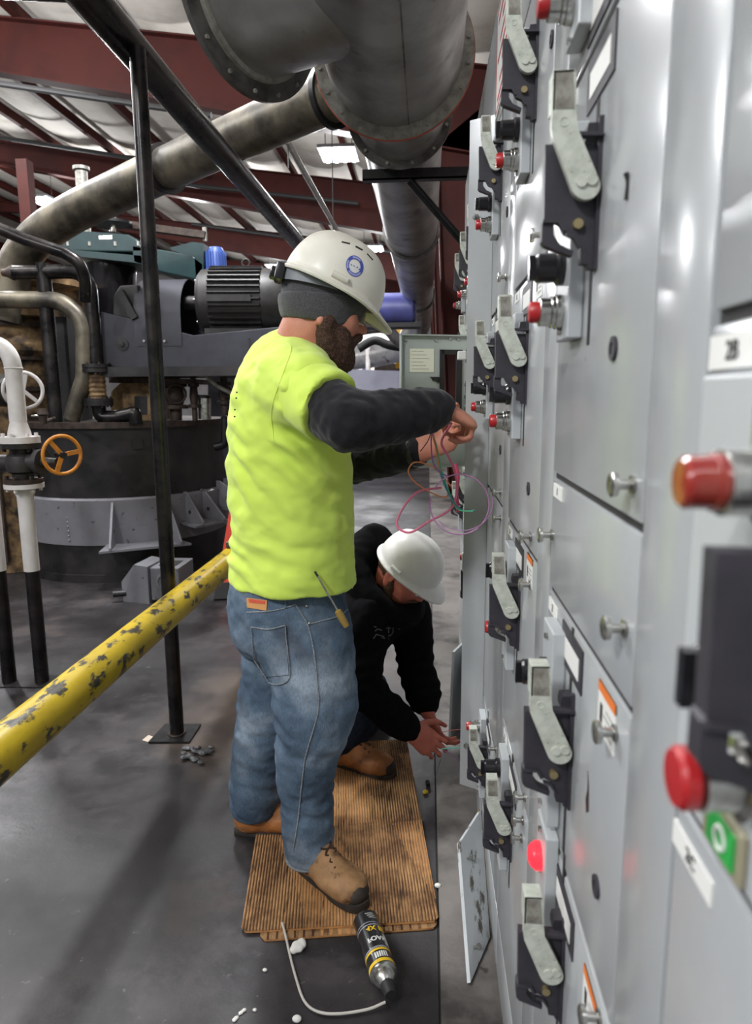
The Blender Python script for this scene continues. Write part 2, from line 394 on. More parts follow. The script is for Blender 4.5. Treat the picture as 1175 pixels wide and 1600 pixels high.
# ------------------------------------------------------------------ high bay lamps
M_led = pm('lit led strip', (1, 1, 1, 1), .5, emit=(.93, .97, 1, 1), estr=9.)
M_lamp = pm('white lamp housing', srgb(120, 122, 126), .4)
lamp_lab = {0: 'lit high bay lamp with four tubes left of the big duct', 1: 'lit high bay lamp glowing below the sloping black pipe',
            2: 'lit high bay lamp glowing above the elbow of the oxidised pipe', 3: 'high bay lamp above the yellow rail, outside the view', 4: 'unseen high bay lamp added behind the camera beside the cabinets', 5: 'high bay lamp above the black tank, outside the view', 6: 'unseen high bay lamp added behind the camera in the middle of the hall', 7: 'high bay lamp behind the black tank, outside the view', 8: 'unseen high bay lamp far to the left of the rusty tower', 9: 'high bay lamp just above the ivory hard hat', 10: 'farthest unseen high bay lamp in the hall', 11: 'unseen high bay lamp at the far left of the hall'}
for i, (x, y, z, watts) in enumerate(LAMPS):
    t = thing('high_bay_lamp', lamp_lab.get(i, 'high bay lamp hanging from the roof outside the view'), 'lamp', (x, y, z), 'high bay lamps under the roof')
    m = MB(); m.box((x - .28, y - .34, z), (x + .28, y + .34, z + .05)); m.build('housing', M_lamp, t, smooth=False, bevel=.008)
    for k in range(4):
        m = MB(); xx = x - .2 + k * .133
        m.box((xx - .026, y - .3, z - .018), (xx + .026, y + .3, z - .001)); m.build('led_strip', M_led, t, smooth=False, bevel=.006)
    for k in (-1, 1):
        m = MB(); m.tube([(x + k * .2, y, z + .05), (x + k * .2, y, z_top(x) + .1)], .006, 6); m.build('hanger', M_dark, t)
    ld = bpy.data.lights.new('lamp_light', 'AREA'); ld.energy = watts * .42; ld.shape = 'RECTANGLE'; ld.size = .52; ld.size_y = .62; ld.color = (.96, .98, 1.)
    lo = bpy.data.objects.new('lamp_light', ld); COL.objects.link(lo); lo.parent = t; lo.location = (0, 0, -.025)
    pd = bpy.data.lights.new('roof_fill_light', 'POINT'); pd.energy = watts * 1.7; pd.shadow_soft_size = .20; pd.color = (.97, .98, 1.)  # bare point light added below each fixture to brighten the roof
    po = bpy.data.objects.new('roof_fill_light', pd); COL.objects.link(po); po.parent = t; po.location = (0, 0, -.45)
# ------------------------------------------------------------------ motor control cabinets
A = .175                                     # face plane of the doors
# shared operator meshes, local origin on the door face at the bracket's lower edge; -x is out of the door
def _loc(px, py, Yb=.765, zb=1.528):
    p = at(px, py, Yb); return V((p.x - A, 0, p.z - zb))
def poly_circ(c, r, a0, a1, n): return [(c[0] + r * math.cos(math.radians(a0 + (a1 - a0) * i / n)), c[1] + r * math.sin(math.radians(a0 + (a1 - a0) * i / n))) for i in range(n + 1)]
bp_px = [(853, 224), (944, 224), (936, 419), (921, 419), (919, 412), (908, 410), (908, 386), (899, 369), (884, 362), (878, 349), (871, 345), (866, 351), (866, 366), (876, 381), (897, 391), (895, 399), (852, 383), (847, 376), (848, 345), (851, 342)]
mb = MB(); mb.prism([_loc(*p) for p in bp_px], (0, .014, 0))
mb.prism([_loc(*p) for p in [(936, 182), (946, 180), (936, 421), (927, 421)]], (0, -.006, 0))
mb.prism([_loc(*p) for p in [(918, 204), (921, 190), (940, 188), (940, 214), (918, 214)]], (0, .02, 0))
mb.prism([_loc(*p) for p in [(900, 210), (940, 210), (940, 216), (900, 216)]], (0, -.012, 0))
mb.prism([_loc(*p) for p in [(848, 343), (876, 343), (884, 360), (879, 362), (872, 348), (848, 348)]], (0, -.004, 0))
mb.prism([_loc(*p) for p in [(884, 364), (899, 369), (908, 386), (904, 386), (896, 374), (884, 369)]], (0, -.005, 0))
BRACKET = mb.mesh('disconnect_bracket', M_hblack, smooth=False)
lev = [(861, 122), (865, 118), (893, 117), (896, 121), (897, 180), (899, 208), (905, 222)]
lev += [(p[0], p[1]) for p in poly_circ((911, 295), 22.5, -25, 155, 10)]
lev += [(860, 220), (858, 205), (859, 180)]
mb = MB(); mb.prism([_loc(*p) + V((0, -.016, 0)) for p in lev], (0, .009, 0))
pv = _loc(911, 292) ; mb.cyl(pv + V((0, -.010, 0)), pv + V((0, .002, 0)), .009, 12)
for q in (904, 920):
    c = _loc(q, 290 if q < 910 else 287); mb.cyl(c + V((0, -.0185, 0)), c + V((0, -.012, 0)), .0058, 12)
c = _loc(878, 198); mb.torus(c + V((0, -.016, 0)), (0, 1, 0), .0042, .0009, 16, 6)
# box grip returning towards the door
gp = [_loc(*p) + V((0, -.016, 0)) for p in [(861, 119), (895, 117), (897, 181), (859, 181)]]
mb.prism([gp[0], gp[1], gp[1] + V((0, 0, -.003)), gp[0] + V((0, 0, -.003))], (0, .024, 0))
mb.prism([gp[0], gp[0] + V((.003, 0, 0)), gp[3] + V((.003, 0, 0)), gp[3]], (0, .024, 0))
LEVER = mb.mesh('disconnect_lever', M_lever, smooth=False, bevel=.0012)
mb = MB(); mb.prism([_loc(*p) + V((0, -.0168, 0)) for p in [(865, 124), (891, 122), (893, 178), (864, 178)]], (0, .002, 0))
GRIP = mb.mesh('grip_insert', M_leverdark, smooth=False)
mb = MB(); c = _loc(903, 350); mb.cyl(c + V((0, -.006, 0)), c, .0052, 12)
SCREW = mb.mesh('bracket_screw', M_brass)
# pilot devices: axis -x, base on panel front
mb = MB(); mb.lathe((0, 0, 0), (-1, 0, 0), [(0, .020), (.008, .020), (.009, .0185), (.013, .0185), (.0145, .0165), (.026, .0165), (.027, .015)], 20)
COLLAR = mb.mesh('button_collar', M_chrome)
mb = MB(); mb.lathe((-.026, 0, 0), (-1, 0, 0), [(0, .0125), (.010, .0125), (.0125, .0108), (.0132, .005)], 20)
CAP = mb.mesh('push_button', M_red)
mb = MB(); mb.lathe((0, 0, 0), (-1, 0, 0), [(0, .020), (.007, .020), (.010, .017), (.030, .0165), (.033, .014)], 18); mb.box((-.040, -.004, -.014), (-.030, .004, .014))
SELECT = mb.mesh('selector_switch', pm('glossy black plastic', srgb(30, 29, 32), .25))
mb = MB(); mb.lathe((0, 0, 0), (-1, 0, 0), [(0, .019), (.008, .019), (.009, .0165), (.012, .0158), (.015, .012), (.017, .006), (.0173, .001)], 20)
PILOT = mb.mesh('pilot_lens', M_redlit)
mb = MB(); mb.lathe((0, 0, 0), (-1, 0, 0), [(0, .008), (.003, .008), (.004, .0045), (.013, .0045), (.0145, .0105), (.019, .011), (.0205, .009), (.0208, .002)], 16)
LATCH = mb.mesh('latch_knob', M_chrome)
mb = MB(); mb.ring((0, 0, 0), (-1, 0, 0), .006, .0115, .003, 20); mb.cyl((-.0005, 0, 0), (-.002, 0, 0), .006, 14)
GROM = mb.mesh('grommet', M_hblack)

MCC = {}
def cabinet(y0, seams, label, pitch=.515, top=2.395, wireway=True, skip=()):
    y1 = y0 + pitch
    t = thing('motor_control_cabinet', label, 'cabinet', (A + .25, (y0 + y1) / 2, 0), 'motor control cabinets in a row')
    m = MB(); m.box((A + .02, y0, .0), (A + .50, y0 + .012, top)); m.box((A + .02, y1 - .012, .0), (A + .50, y1, top)); m.box((A + .02, y0, top - .012), (A + .5, y1, top))
    m.box((A + .48, y0, 0), (A + .5, y1, top)); m.box((A + .02, y0, 0), (A + .5, y1, .05))
    m.box((A + .012, y0 + .0, .0), (A + .03, y0 + .004, top)); m.box((A + .012, y1 - .010, .0), (A + .03, y1, top)); m.box((A + .012, y0 + .10, .03), (A + .03, y0 + .118, top - .02))
    for z in seams: m.box((A + .012, y0, z - .012), (A + .03, y1, z + .012))
    m.box((A + .03, y0 + .118, .03), (A + .035, y0 + .122, top - .02))
    m.build('frame', M_panel2, t, smooth=False)
    ws = MB(); ws.box((A + .2, y0 + .012, .05), (A + .21, y1 - .012, top - .012)); ws.build('back_pan', M_panel, t, smooth=False)
    for z in seams[1:-1]: g = MB(); g.box((A + .004, y0 + .112, z - .0045), (A + .013, y1 - .004, z + .0045)); g.build('gasket', M_gasket, t, smooth=False)
    doors = []
    for i in range(len(seams) - 1):
        if i in skip: doors.append(None); continue
        zt, zb = seams[i], seams[i + 1]
        d = MB(); d.box((A, y0 + .113, zb + .0042), (A + .02, y1 - .0035, zt - .0042)); doors.append(d.build('unit_door', M_panel, t, smooth=True, bevel=.0025))
    d = MB(); d.box((A, y0 + .004, seams[0] + .004), (A + .02, y1 - .0035, top - .004)); cov = d.build('wireway_cover', M_panel, t, bevel=.0025)
    d = MB(); d.box((A, y0 + .004, .03), (A + .02, y1 - .0035, seams[-1] - .004)); d.build('base_cover', M_panel, t, bevel=.0025)
    if wireway:
        d = MB(); d.box((A, y0 + .0035, seams[-1] + .004), (A + .02, y0 + .1095, seams[0] - .004)); ww = d.build('wireway_door', M_panel, t, bevel=.0025)
    MCC[label] = (t, doors, cov); return t, doors, cov
def operator(door, yb, zb, devs=('sel', 'btn'), ptop=.165, pbot=-.065):
    inst(BRACKET, 'disconnect_bracket', door, (A, yb, zb)); inst(LEVER, 'disconnect_lever', door, (A, yb, zb)); inst(GRIP, 'grip_insert', door, (A, yb, zb)); inst(SCREW, 'bracket_screw', door, (A, yb, zb))
    m = MB(); m.box((A - .017, yb + .055, zb + pbot), (A, yb + .125, zb + ptop)); m.build('pilot_panel', M_panel2, door, smooth=False, bevel=.002)
    m = MB(); m.box((A - .001, yb + .016, zb - .075), (A + .002, yb + .026, zb + .22)); m.build('slot', M_gasket, door, smooth=False)
    yd = yb + .092
    for k, z in [(d, zz) for d, zz in devs]:
        loc = (A - .017, yd, zb + z)
        if k == 'btn': inst(COLLAR, 'button_collar', door, loc); inst(CAP, 'push_button', door, loc)
        elif k == 'sel': inst(SELECT, 'selector_switch', door, loc)
        elif k == 'lit': inst(PILOT, 'pilot_lens', door, loc)
        elif k == 'scr': m = MB(); m.cyl((A - .0175, yd, zb + z), (A - .021, yd, zb + z), .004, 10); m.build('panel_screw', M_chrome, door)
def card(door, name, y, z, w, h, mat, out=.0012): # flat label on the face, y = near edge
    m = MB(); m.box((A - out, y, z), (A + .001, y + w, z + h)); return m.build(name, mat, door, smooth=False)
def face_text(door, body, size, y, z, mat=None, sx=1., out=.0016): # reads from the aisle: +text x runs towards -Y
    return text_mesh(body, size, mat or M_ink, plane_M((A - out, y, z), (0, -1, 0), (0, 0, 1)), parent=door, sx=sx)
def nameplate(door, y, z, body=''):
    card(door, 'nameplate', y, z, .115, .052, M_hblack, .002); card(door, 'nameplate_card', y + .014, z + .011, .085, .026, M_white, .0028)
    if body: face_text(door, body, .014, y + .057, z + .024, out=.0031)
def warning(door, y, z):
    z += .040; card(door, 'warning_sticker', y, z, .062, .050, M_white); card(door, 'sticker_header', y, z + .040, .062, .010, M_orange, .0016)
    for k in range(4): card(door, 'sticker_line', y + .008, z + .007 + k * .007, .032 - (k % 2) * .008, .0018, pm('faded ink', srgb(140, 138, 136), .6), .0016)
    card(door, 'sticker_symbol', y + .044, z + .012, .008, .018, M_ink, .0018)
def latch(door, y, z): inst(LATCH, 'latch_knob', door, (A, y, z))
def number(door, y, z, body, w=.06, h=.018):
    card(door, 'number_tag', y, z, w, h, M_white); face_text(door, body, h * .8, y + w / 2, z + h / 2)

STD = (('sel', .018), ('btn', -.032), ('scr', -.055), ('scr', .155))
# nearest cabinet, cropped by the right edge of the photo
t1, d1, c1 = cabinet(-.06, [2.08, 1.445, 1.125, .17], 'nearest grey control cabinet, cut off by the right edge, with green tag')
yb = .285
inst(BRACKET, 'disconnect_bracket', d1[1], (A, yb, 1.212)); inst(SCREW, 'bracket_screw', d1[1], (A, yb, 1.212))
m = MB(); m.box((A - .014, .302, 1.15), (A, .425, 1.41)); m.build('pilot_panel', M_panel2, d1[1], smooth=False, bevel=.002)
mb = MB(); mb.lathe((0, 0, 0), (-1, 0, 0), [(0, .020), (.010, .020), (.012, .0155), (.028, .0155), (.029, .013)], 28); COLLAR2 = mb.mesh('button_collar', M_chrome)
mb = MB(); mb.lathe((-.026, 0, 0), (-1, 0, 0), [(0, .010), (.004, .010), (.005, .0155), (.011, .0155), (.0135, .0135), (.0142, .004)], 28); CAP2 = mb.mesh('push_button', M_red)
mb = MB(); mb.lathe((-.026, 0, 0), (-1, 0, 0), [(0, .0135), (.006, .0135), (.0065, .0125), (.018, .0122), (.020, .0105), (.0205, .002)], 28); LENS2 = mb.mesh('pilot_lens', M_amber)
for k, (x_, y_, me, nm) in enumerate([]): pass
for z, devs in ((1.360, (COLLAR2, LENS2)), (1.266, (SELECT,)), (1.214, (COLLAR2, CAP2))):
    for me in devs: inst(me, me.name.split('.')[0], d1[1], (A - .014, .322, z))
m = MB(); m.box((A - .0165, .306, 1.374), (A - .013, .352, 1.394)); m.build('legend_plate', pm('olive legend plate', srgb(130, 130, 100), .5), d1[1], smooth=False)
m = MB(); m.box((A - .018, .322, 1.153), (A - .0138, .370, 1.183)); m.build('tag_holder', pm('clear tag holder', srgb(150, 144, 120), .3), d1[1], smooth=False, bevel=.002)
m = MB(); m.box((A - .0195, .328, 1.158), (A - .0175, .360, 1.178)); m.build('green_tag', M_green, d1[1], smooth=False)
m = MB(); m.torus((A - .0195, .343, 1.168), (-1, 0, 0), .006, .0012, 20, 6); m.build('tag_mark', M_white, d1[1])
number(d1[1], .385, 1.414, '2B', .066, .020); number(d1[2], .388, 1.090, '2C', .066, .017)
# second cabinet
t2, d2, c2_ = cabinet(.455, [2.08, 1.765, 1.29, 1.13, .81, .17], 'second grey control cabinet from the right edge, with a glowing red lamp near its foot')
operator(d2[0], .772, 1.855, (('sel', .018), ('btn', -.028), ('scr', -.065)))
operator(d2[1], .768, 1.528, STD)
operator(d2[3], .780, .905, (('sel', .135), ('scr', .185), ('scr', -.05)), ptop=.20)
operator(d2[4], .773, .613, (('lit', .165), ('scr', .205), ('scr', -.05)), ptop=.215, pbot=-.03)
nameplate(d2[0], .735, 1.775); nameplate(d2[1], .725, 1.702); nameplate(d2[3], .742, 1.066); nameplate(d2[4], .725, .742)
warning(d2[3], .607, 1.028); warning(d2[4], .610, .700); warning(d2[0], .60, 1.79)
number(d2[2], .897, 1.262, '1'); number(d2[3], .900, 1.100, '2'); number(d2[1], .90, 1.738, '3')
for y, z in ((.594, 1.324), (.594, 1.197), (.605, 1.093), (.605, .822), (.60, 1.80)): 
    dd = d2[1] if z == 1.324 else d2[2] if z == 1.197 else d2[3] if z > 1.0 and z < 1.1 else d2[4] if z < .83 and z > .8 else d2[0]
    if z == .822: z = .79
    latch(dd, y, z)
latch(d2[2], .955, 1.207)
inst(GROM, 'grommet', d2[1], (A, .679, 1.442)); inst(GROM, 'grommet', d2[3], (A, .641, .907))
m = MB(); m.tube(smooth_path([at(979, 270, .66) + V((-.004, 0, 0)), at(983, 285, .66) + V((-.004, 0, 0)), at(980, 312, .66) + V((-.004, 0, 0))], 4), .0022, 6)
m.xform(Matrix.Translation(V((A - .003 - m.v[0].x, 0, 0)))); m.build('scuff_strip', M_gasket, d2[1])
m = MB(); m.prism([(A - .0006, .70, 1.0), (A - .0006, .692, .985), (A - .0006, .688, .96), (A - .0006, .698, .952), (A - .0006, .703, .965), (A - .0006, .697, .98)], (.001, 0, 0)); m.build('paint_chip', M_brown, d2[3], smooth=False)
# third
t3, d3, c3_ = cabinet(.970, [2.08, 1.605, 1.135, .68, .17], 'third grey control cabinet from the right edge, with four pale levers')
operator(d3[0], 1.24, 1.844, STD); operator(d3[1], 1.257, 1.382, STD); operator(d3[2], 1.258, .924, (('btn', .012), ('sel', .13), ('scr', -.05)), ptop=.185); operator(d3[3], 1.275, .469, (('sel', .15), ('scr', -.05)), ptop=.19)
nameplate(d3[1], 1.22, 1.540); nameplate(d3[2], 1.225, 1.072); nameplate(d3[3], 1.225, .612)
warning(d3[1], 1.115, 1.51); warning(d3[2], 1.12, 1.04)
number(d3[1], 1.39, 1.578, '5'); number(d3[2], 1.40, 1.108, '6'); number(d3[3], 1.39, .652, '7')
for dd, y, z in ((d3[0], 1.125, 1.64), (d3[1], 1.147, 1.165), (d3[2], 1.135, 1.085), (d3[2], 1.12, .705), (d3[3], 1.14, .613), (d3[3], 1.13, .655)): latch(dd, y, z)
inst(GROM, 'grommet', d3[0], (A, 1.10, 1.90)); inst(GROM, 'grommet', d3[1], (A, 1.19, 1.24))
# fourth
t4, d4, c4_ = cabinet(1.485, [2.08, 1.61, 1.14, .50, .17], 'fourth grey control cabinet from the right edge, next to the open doors')
operator(d4[0], 1.775, 1.858, STD); operator(d4[1], 1.835, 1.399, STD); operator(d4[3], 1.804, .305, (('btn', .14), ('scr', -.05)), ptop=.18)
nameplate(d4[1], 1.74, 1.545); warning(d4[1], 1.63, 1.51); number(d4[1], 1.90, 1.583, '8'); nameplate(d4[3], 1.74, .44)
for dd, y, z in ((d4[0], 1.622, 1.658), (d4[2], 1.62, 1.112), (d4[1], 1.633, 1.172), (d4[3], 1.60, .47), (d4[2], 1.61, .53)): latch(dd, y, z)
inst(GROM, 'grommet', d4[1], (A, 1.66, 1.27)); inst(GROM, 'grommet', d4[0], (A, 1.64, 1.80))
# red and white notice on the top covers
for door_, y_ in ((c4_, 1.53),):
    card(door_, 'notice_board', y_, 2.105, .44, .25, M_white, .003)
    for k in range(7): card(door_, 'notice_line', y_ + .03, 2.13 + k * .03, .36 - .05 * (k % 3), .010, M_redink, .0036)
    m = MB()
    for a, b_ in (((y_ + .01, 2.113), (y_ + .43, 2.118)), ((y_ + .01, 2.342), (y_ + .43, 2.347)), ((y_ + .01, 2.113), (y_ + .016, 2.347)), ((y_ + .424, 2.113), (y_ + .43, 2.347))):
        m.box((A - .0038, a[0], a[1]), (A - .001, b_[0], b_[1]))
    m.build('notice_border', M_redink, door_, smooth=False)
latch(c3_, 1.40, 2.24)
# fifth: wireway and one unit door open
t5, d5, c5_ = cabinet(2.0, [2.08, 1.61, 1.14, .60, .17], 'fifth grey control cabinet from the right edge, standing open with its wiring exposed', wireway=False, skip=(1,))
operator(d5[0], 2.31, 1.80, (('btn', -.03),)); operator(d5[2], 2.32, .68, (('btn', .15),))
# tall narrow wireway door swung out
h0 = V((A, 2.0, 0)); e0 = V((.112, 2.035, 0)); dv = (e0 - h0).normalized(); nv = V((dv.y, -dv.x, 0))
if nv.y > 0: nv = -nv
m = MB(); c = (h0 + e0) / 2; hl = (e0 - h0) / 2
m.obox(c + V((0, 0, 1.155)), hl, nv * .0012, V((0, 0, .978)))
m.obox(e0 + V((0, 0, 1.155)) - nv * .011, dv * .0014, nv * .012, V((0, 0, .978)))
m.obox(h0 + V((0, 0, 1.155)) - nv * .010, dv * .0014, nv * .010, V((0, 0, .978)))
m.obox(c + V((0, 0, 2.131)) - nv * .011, hl, nv * .012, V((0, 0, .0014))); m.obox(c + V((0, 0, .179)) - nv * .011, hl, nv * .012, V((0, 0, .0014)))
wd = m.build('wireway_door', M_panel, t5, smooth=False); wd['label'] = 'tall narrow wireway door swung open'
# second, wider leaf edge seen left of it
m = MB()
for z in (1.88, .32):
    p = e0 * .75 + h0 * .25; m.lathe((p.x, p.y - .002, z), (0, -1, 0), [(0, .005), (.010, .005), (.011, .009), (.016, .009), (.017, .003)], 12)
m.build('latch_knob', M_chrome, wd)
# open unit door, inside face towards the camera
P0 = at(625, 525, 2.46); P1 = at(722, 518, 2.52); zt, zb = 1.605, 1.145
a = V((P0.x, 2.43, 0)); b_ = V((A - .01, 2.515, 0)); du = (b_ - a).normalized(); dn = V((du.y, -du.x, 0))
if dn.y > 0: dn = -dn
W_ = (b_ - a).length
def dpt(u, z, o=0.): return a + du * u + dn * o + V((0, 0, z))
m = MB()
u0, u1 = .150, .222                       # window slot
m.prism([dpt(0, zb), dpt(u0, zb), dpt(u0, zt), dpt(0, zt)], dn * -.003)
m.prism([dpt(u1, zb), dpt(W_, zb), dpt(W_, zt), dpt(u1, zt)], dn * -.003)
m.prism([dpt(u0, zb), dpt(u1, zb), dpt(u1, zb + .11), dpt(u0, zb + .11)], dn * -.003)
m.prism([dpt(u0, zt - .055), dpt(u1, zt - .055), dpt(u1, zt), dpt(u0, zt)], dn * -.003)
m.prism([dpt(0, zb), dpt(.004, zb), dpt(.004, zt), dpt(0, zt)], dn * .016)
m.prism([dpt(0, zt - .004), dpt(W_, zt - .004), dpt(W_, zt), dpt(0, zt)], dn * .016)
m.prism([dpt(0, zb), dpt(W_, zb), dpt(W_, zb + .004), dpt(0, zb + .004)], dn * .016)
od = m.build('unit_door', pm('pale green grey enamel', srgb(176, 184, 178), .4, c2=srgb(164, 172, 168), scale=5.), t5, smooth=False); od['label'] = 'open unit door seen from inside with a paper schedule'
m = MB()
for (q0, q1, r0, r1) in ((u0 - .006, u0 + .010, zb + .1, zt - .05), (u1 - .018, u1 + .004, zb + .1, zt - .05), (u0, u1, zt - .066, zt - .05)):
    m.prism([dpt(q0, r0, .004), dpt(q1, r0, .004), dpt(q1, r1, .004), dpt(q0, r1, .004)], dn * .006)
m.build('slot_frame', M_dark, od, smooth=False)
m = MB(); m.prism([dpt(.036, 1.478, .001), dpt(.124, 1.478, .001), dpt(.124, 1.558, .001), dpt(.036, 1.558, .001)], dn * .0012); m.build('paper_schedule', pm('cream paper', srgb(226, 226, 206), .7), od, smooth=False)
m = MB()
for k in range(6):
    z = 1.488 + k * .012; m.prism([dpt(.042, z, .0023), dpt(.105 - .01 * (k % 3), z, .0023), dpt(.105 - .01 * (k % 3), z + .0014, .0023), dpt(.042, z + .0014, .0023)], dn * .0004)
m.build('schedule_lines', MATS['faded ink'], od, smooth=False)
m = MB(); m.prism([dpt(.108, 1.462, .004), dpt(.142, 1.462, .004), dpt(.142, 1.445, .004), dpt(.134, 1.443, .004), dpt(.130, 1.452, .004), dpt(.118, 1.448, .004), dpt(.114, 1.456, .004)], dn * .004); m.build('door_hook', M_dark, od, smooth=False)
m = MB()
for u, z in ((.02, 1.585), (.128, 1.586), (.21, 1.59), (.18, 1.592)): m.lathe(dpt(u, z), dn, [(0, .004), (.006, .004), (.007, .002)], 10)
m.lathe(dpt(.128, 1.20), dn, [(0, .014), (.004, .014), (.006, .010)], 18)
m.build('door_stud', M_chrome, od)
# exposed gear behind: side plate, relay, terminal blocks
m = MB(); m.box((A - .012, 2.30, zb + .01), (A - .004, 2.50, zt - .004)); m.box((A - .03, 2.495, zb + .01), (A, 2.50, zt - .004)); m.build('unit_plate', M_white, t5, smooth=False)
for (zc, hh, mt, nm) in ((1.525, .022, M_dark, 'relay'), (1.425, .020, M_dark, 'terminal_block'), (1.385, .018, M_dark, 'terminal_block'), (1.345, .018, M_dark, 'terminal_block')):
    m = MB(); m.box((A - .05, 2.30, zc - hh), (A - .012, 2.36, zc + hh)); bk = m.build(nm, mt, t5, smooth=False, bevel=.003)
    for k in range(3):
        m = MB(); m.cyl((A - .05, 2.312 + k * .018, zc + .008), (A - .053, 2.312 + k * .018, zc + .008), .005, 8); m.build('terminal_screw', M_chrome, bk)
m = MB(); m.box((A - .078, 2.30, 1.512), (A - .05, 2.34, 1.540)); m.build('relay_base', M_white, t5, smooth=False, bevel=.003)
m = MB(); m.box((A - .035, 2.30, 1.448), (A - .012, 2.36, 1.458)); m.build('orange_terminal', M_orange, t5, smooth=False)
# sixth and seventh behind
t6, d6, c6_ = cabinet(2.515, [2.08, 1.765, 1.29, .81, .17], 'far grey control cabinet just past the open unit door')
operator(d6[0], 2.82, 1.83, (('btn', -.03),)); operator(d6[1], 2.82, 1.52, (('btn', -.03),)); operator(d6[2], 2.82, .93, (('btn', .15),))
t7, d7, c7_ = cabinet(3.03, [2.08, 1.605, 1.135, .68, .17], 'farthest grey control cabinet at the end of the row')
operator(d7[2], 3.335, .80, (('btn', .15),)); operator(d7[0], 3.335, 1.85, (('btn', -.03),))
# ------------------------------------------------------------------ yellow guard rail and black pipes
YX, YZ = -.95, .615
m = MB(); m.tube([(YX, .35, YZ), (YX, 4.25, YZ)], .057, 28); yr = m.build('guard_rail', M_yellow, None)
tag(yr, 'scuffed yellow guard rail pipe running past the standing worker', 'guard rail')
t = thing('rail_post', 'short yellow stub post carrying the far end of the yellow rail', 'post', (YX, 4.15, 0))
m = MB(); m.cyl((YX, 4.15, .0), (YX, 4.15, YZ - .055), .05, 20); m.build('pole', M_yellow, t)
m = MB(); m.box((YX - .1, 4.05, 0), (YX + .1, 4.25, .012)); m.build('base_plate', M_blacksteel, t, smooth=False)
m = MB(); m.box((YX - .02, 3.20, YZ + .055), (YX + .05, 3.32, YZ + .09)); tag(m.build('rail_clamp', M_oldpipe, None, smooth=False, bevel=.006), 'small grimy clamp sitting on the far end of the yellow rail', 'clamp')

PX, PY = -1.036, 2.62
t = thing('support_post', 'slim black steel pipe post on a square foot plate', 'post', (PX, PY, 0))
m = MB(); m.cyl((PX, PY, .008), (PX - .0, PY, 2.62), .029, 24); m.build('pole', M_blackpipe, t)
fp = [atz(232, 1162), atz(296, 1162), atz(314, 1134), atz(258, 1134)]
m = MB(); m.prism([p + V((0, 0, .001)) for p in fp], (0, 0, .008)); m.build('foot_plate', M_blacksteel, t, smooth=False)
m = MB(); m.torus((PX, PY, .012), (0, 0, 1), .031, .006, 20, 6); m.build('weld_bead', M_brown, t)
OX, OZ = -1.09, 2.66
t = thing('overhead_pipe', 'black overhead pipe sloping across the upper left of the view', 'pipe', (OX, 2.0, OZ))
m = MB(); m.tube([(OX, 1.2, OZ), (OX, 7.4, OZ)], .062, 24); m.build('pipe_run', M_blackpipe, t)
m = MB(); m.tube([(OX, 7.38, OZ), (OX, 7.46, OZ)], .085, 24); m.build('end_flange', M_blacksteel, t)
m = MB(); m.tube([(OX, 2.30, OZ), (OX - .25, 2.3, OZ + .02)], .05, 18); m.build('side_branch', M_blackpipe, t)

# ------------------------------------------------------------------ big duct overhead
DX, DZ = -.16, 2.90
t = thing('exhaust_duct', 'large bare metal duct with bolted flanges running overhead', 'duct', (DX, 5, DZ - .3))
m = MB(); m.tube([(DX, 1.2, DZ), (DX, 3.36, DZ)], .305, 64, caps=False); tee = m.build('tee_body', M_galv, t)
m = MB(); m.box((DX + .068 - .003, 1.2, DZ - .2995), (DX + .068 + .003, 3.36, DZ - .2955)); m.build('weld_seam', M_galv2, tee)
bd = V((-1, .60, .06)).normalized(); b0 = V((DX, 2.60, DZ))
m = MB(); m.tube([b0 + bd * .03, b0 + bd * .60], .286, 64, caps=False); br = m.build('branch', M_galv, t)
m = MB(); m.torus(b0 + bd * .02, bd, .01, .001, 8, 4)
m = MB(); m.ring(b0 + bd * .60, bd, .28, .370, .012, 64); fl = m.build('branch_flange', M_galv2, t)
m = MB(); m.ring(b0 + bd * .60, -bd, .285, .305, .02, 64); m.build('branch_collar', M_flange, t)
sd, u, _ = frame_from(bd)
for k in range(16):
    a_ = 2 * math.pi * k / 16; c = b0 + bd * .60 + (sd * math.cos(a_) + u * math.sin(a_)) * .345
    m = MB(); m.cyl(c, c - bd * .010, .008, 6); m.build('bolt', M_flange, fl)
m = MB(); m.lathe(b0 + bd * .612, bd, [(0, .369), (.012, .369), (.012, .001)], 64); m.build('blind_cover', M_galv2, t)
# saddle weld where branch meets the body
def flange(Y, r0, r1, mat, gasket=True, bolts=20, th=.012, name='flange'):
    m = MB(); m.ring((DX, Y, DZ), (0, 1, 0), r0, r1, th, 72); f = m.build(name, mat, t)
    if gasket:
        m = MB(); m.ring((DX, Y + th, DZ), (0, 1, 0), r0, r1 + .004, .006, 72); m.build('gasket', M_gasket_o, f)
        m = MB(); m.ring((DX, Y + th + .006, DZ), (0, 1, 0), r0 - .03, r1, th, 72); m.build('backing_ring', mat, f)
    for k in range(bolts):
        a_ = 2 * math.pi * (k + .5) / bolts; c = V((DX + math.cos(a_) * (r1 - .022), Y, DZ + math.sin(a_) * (r1 - .022)))
        m = MB(); m.cyl(c, c - V((0, .010, 0)), .009, 6); m.build('bolt', M_flange, f)
flange(3.36, .30, .358, M_flange)
m = MB(); m.tube([(DX, 3.38, DZ), (DX, 4.02, DZ)], .245, 56, caps=False); m.build('spool', M_galv, t)
flange(4.02, .235, .285, M_galv2, False, 12)
m = MB(); m.tube([(DX, 4.03, DZ), (DX, 6.7, DZ)], .238, 56, caps=False); m.build('straight_run', M_galv, t)
m = MB(); m.torus((DX, 6.72, DZ), (0, 1, 0), .243, .022, 56, 8); m.build('joint_ring', M_galv2, t)
m = MB(); m.tube([(DX, 6.7, DZ), (DX, 10.9, DZ)], .236, 56, caps=False); m.build('straight_run', M_galv, t)
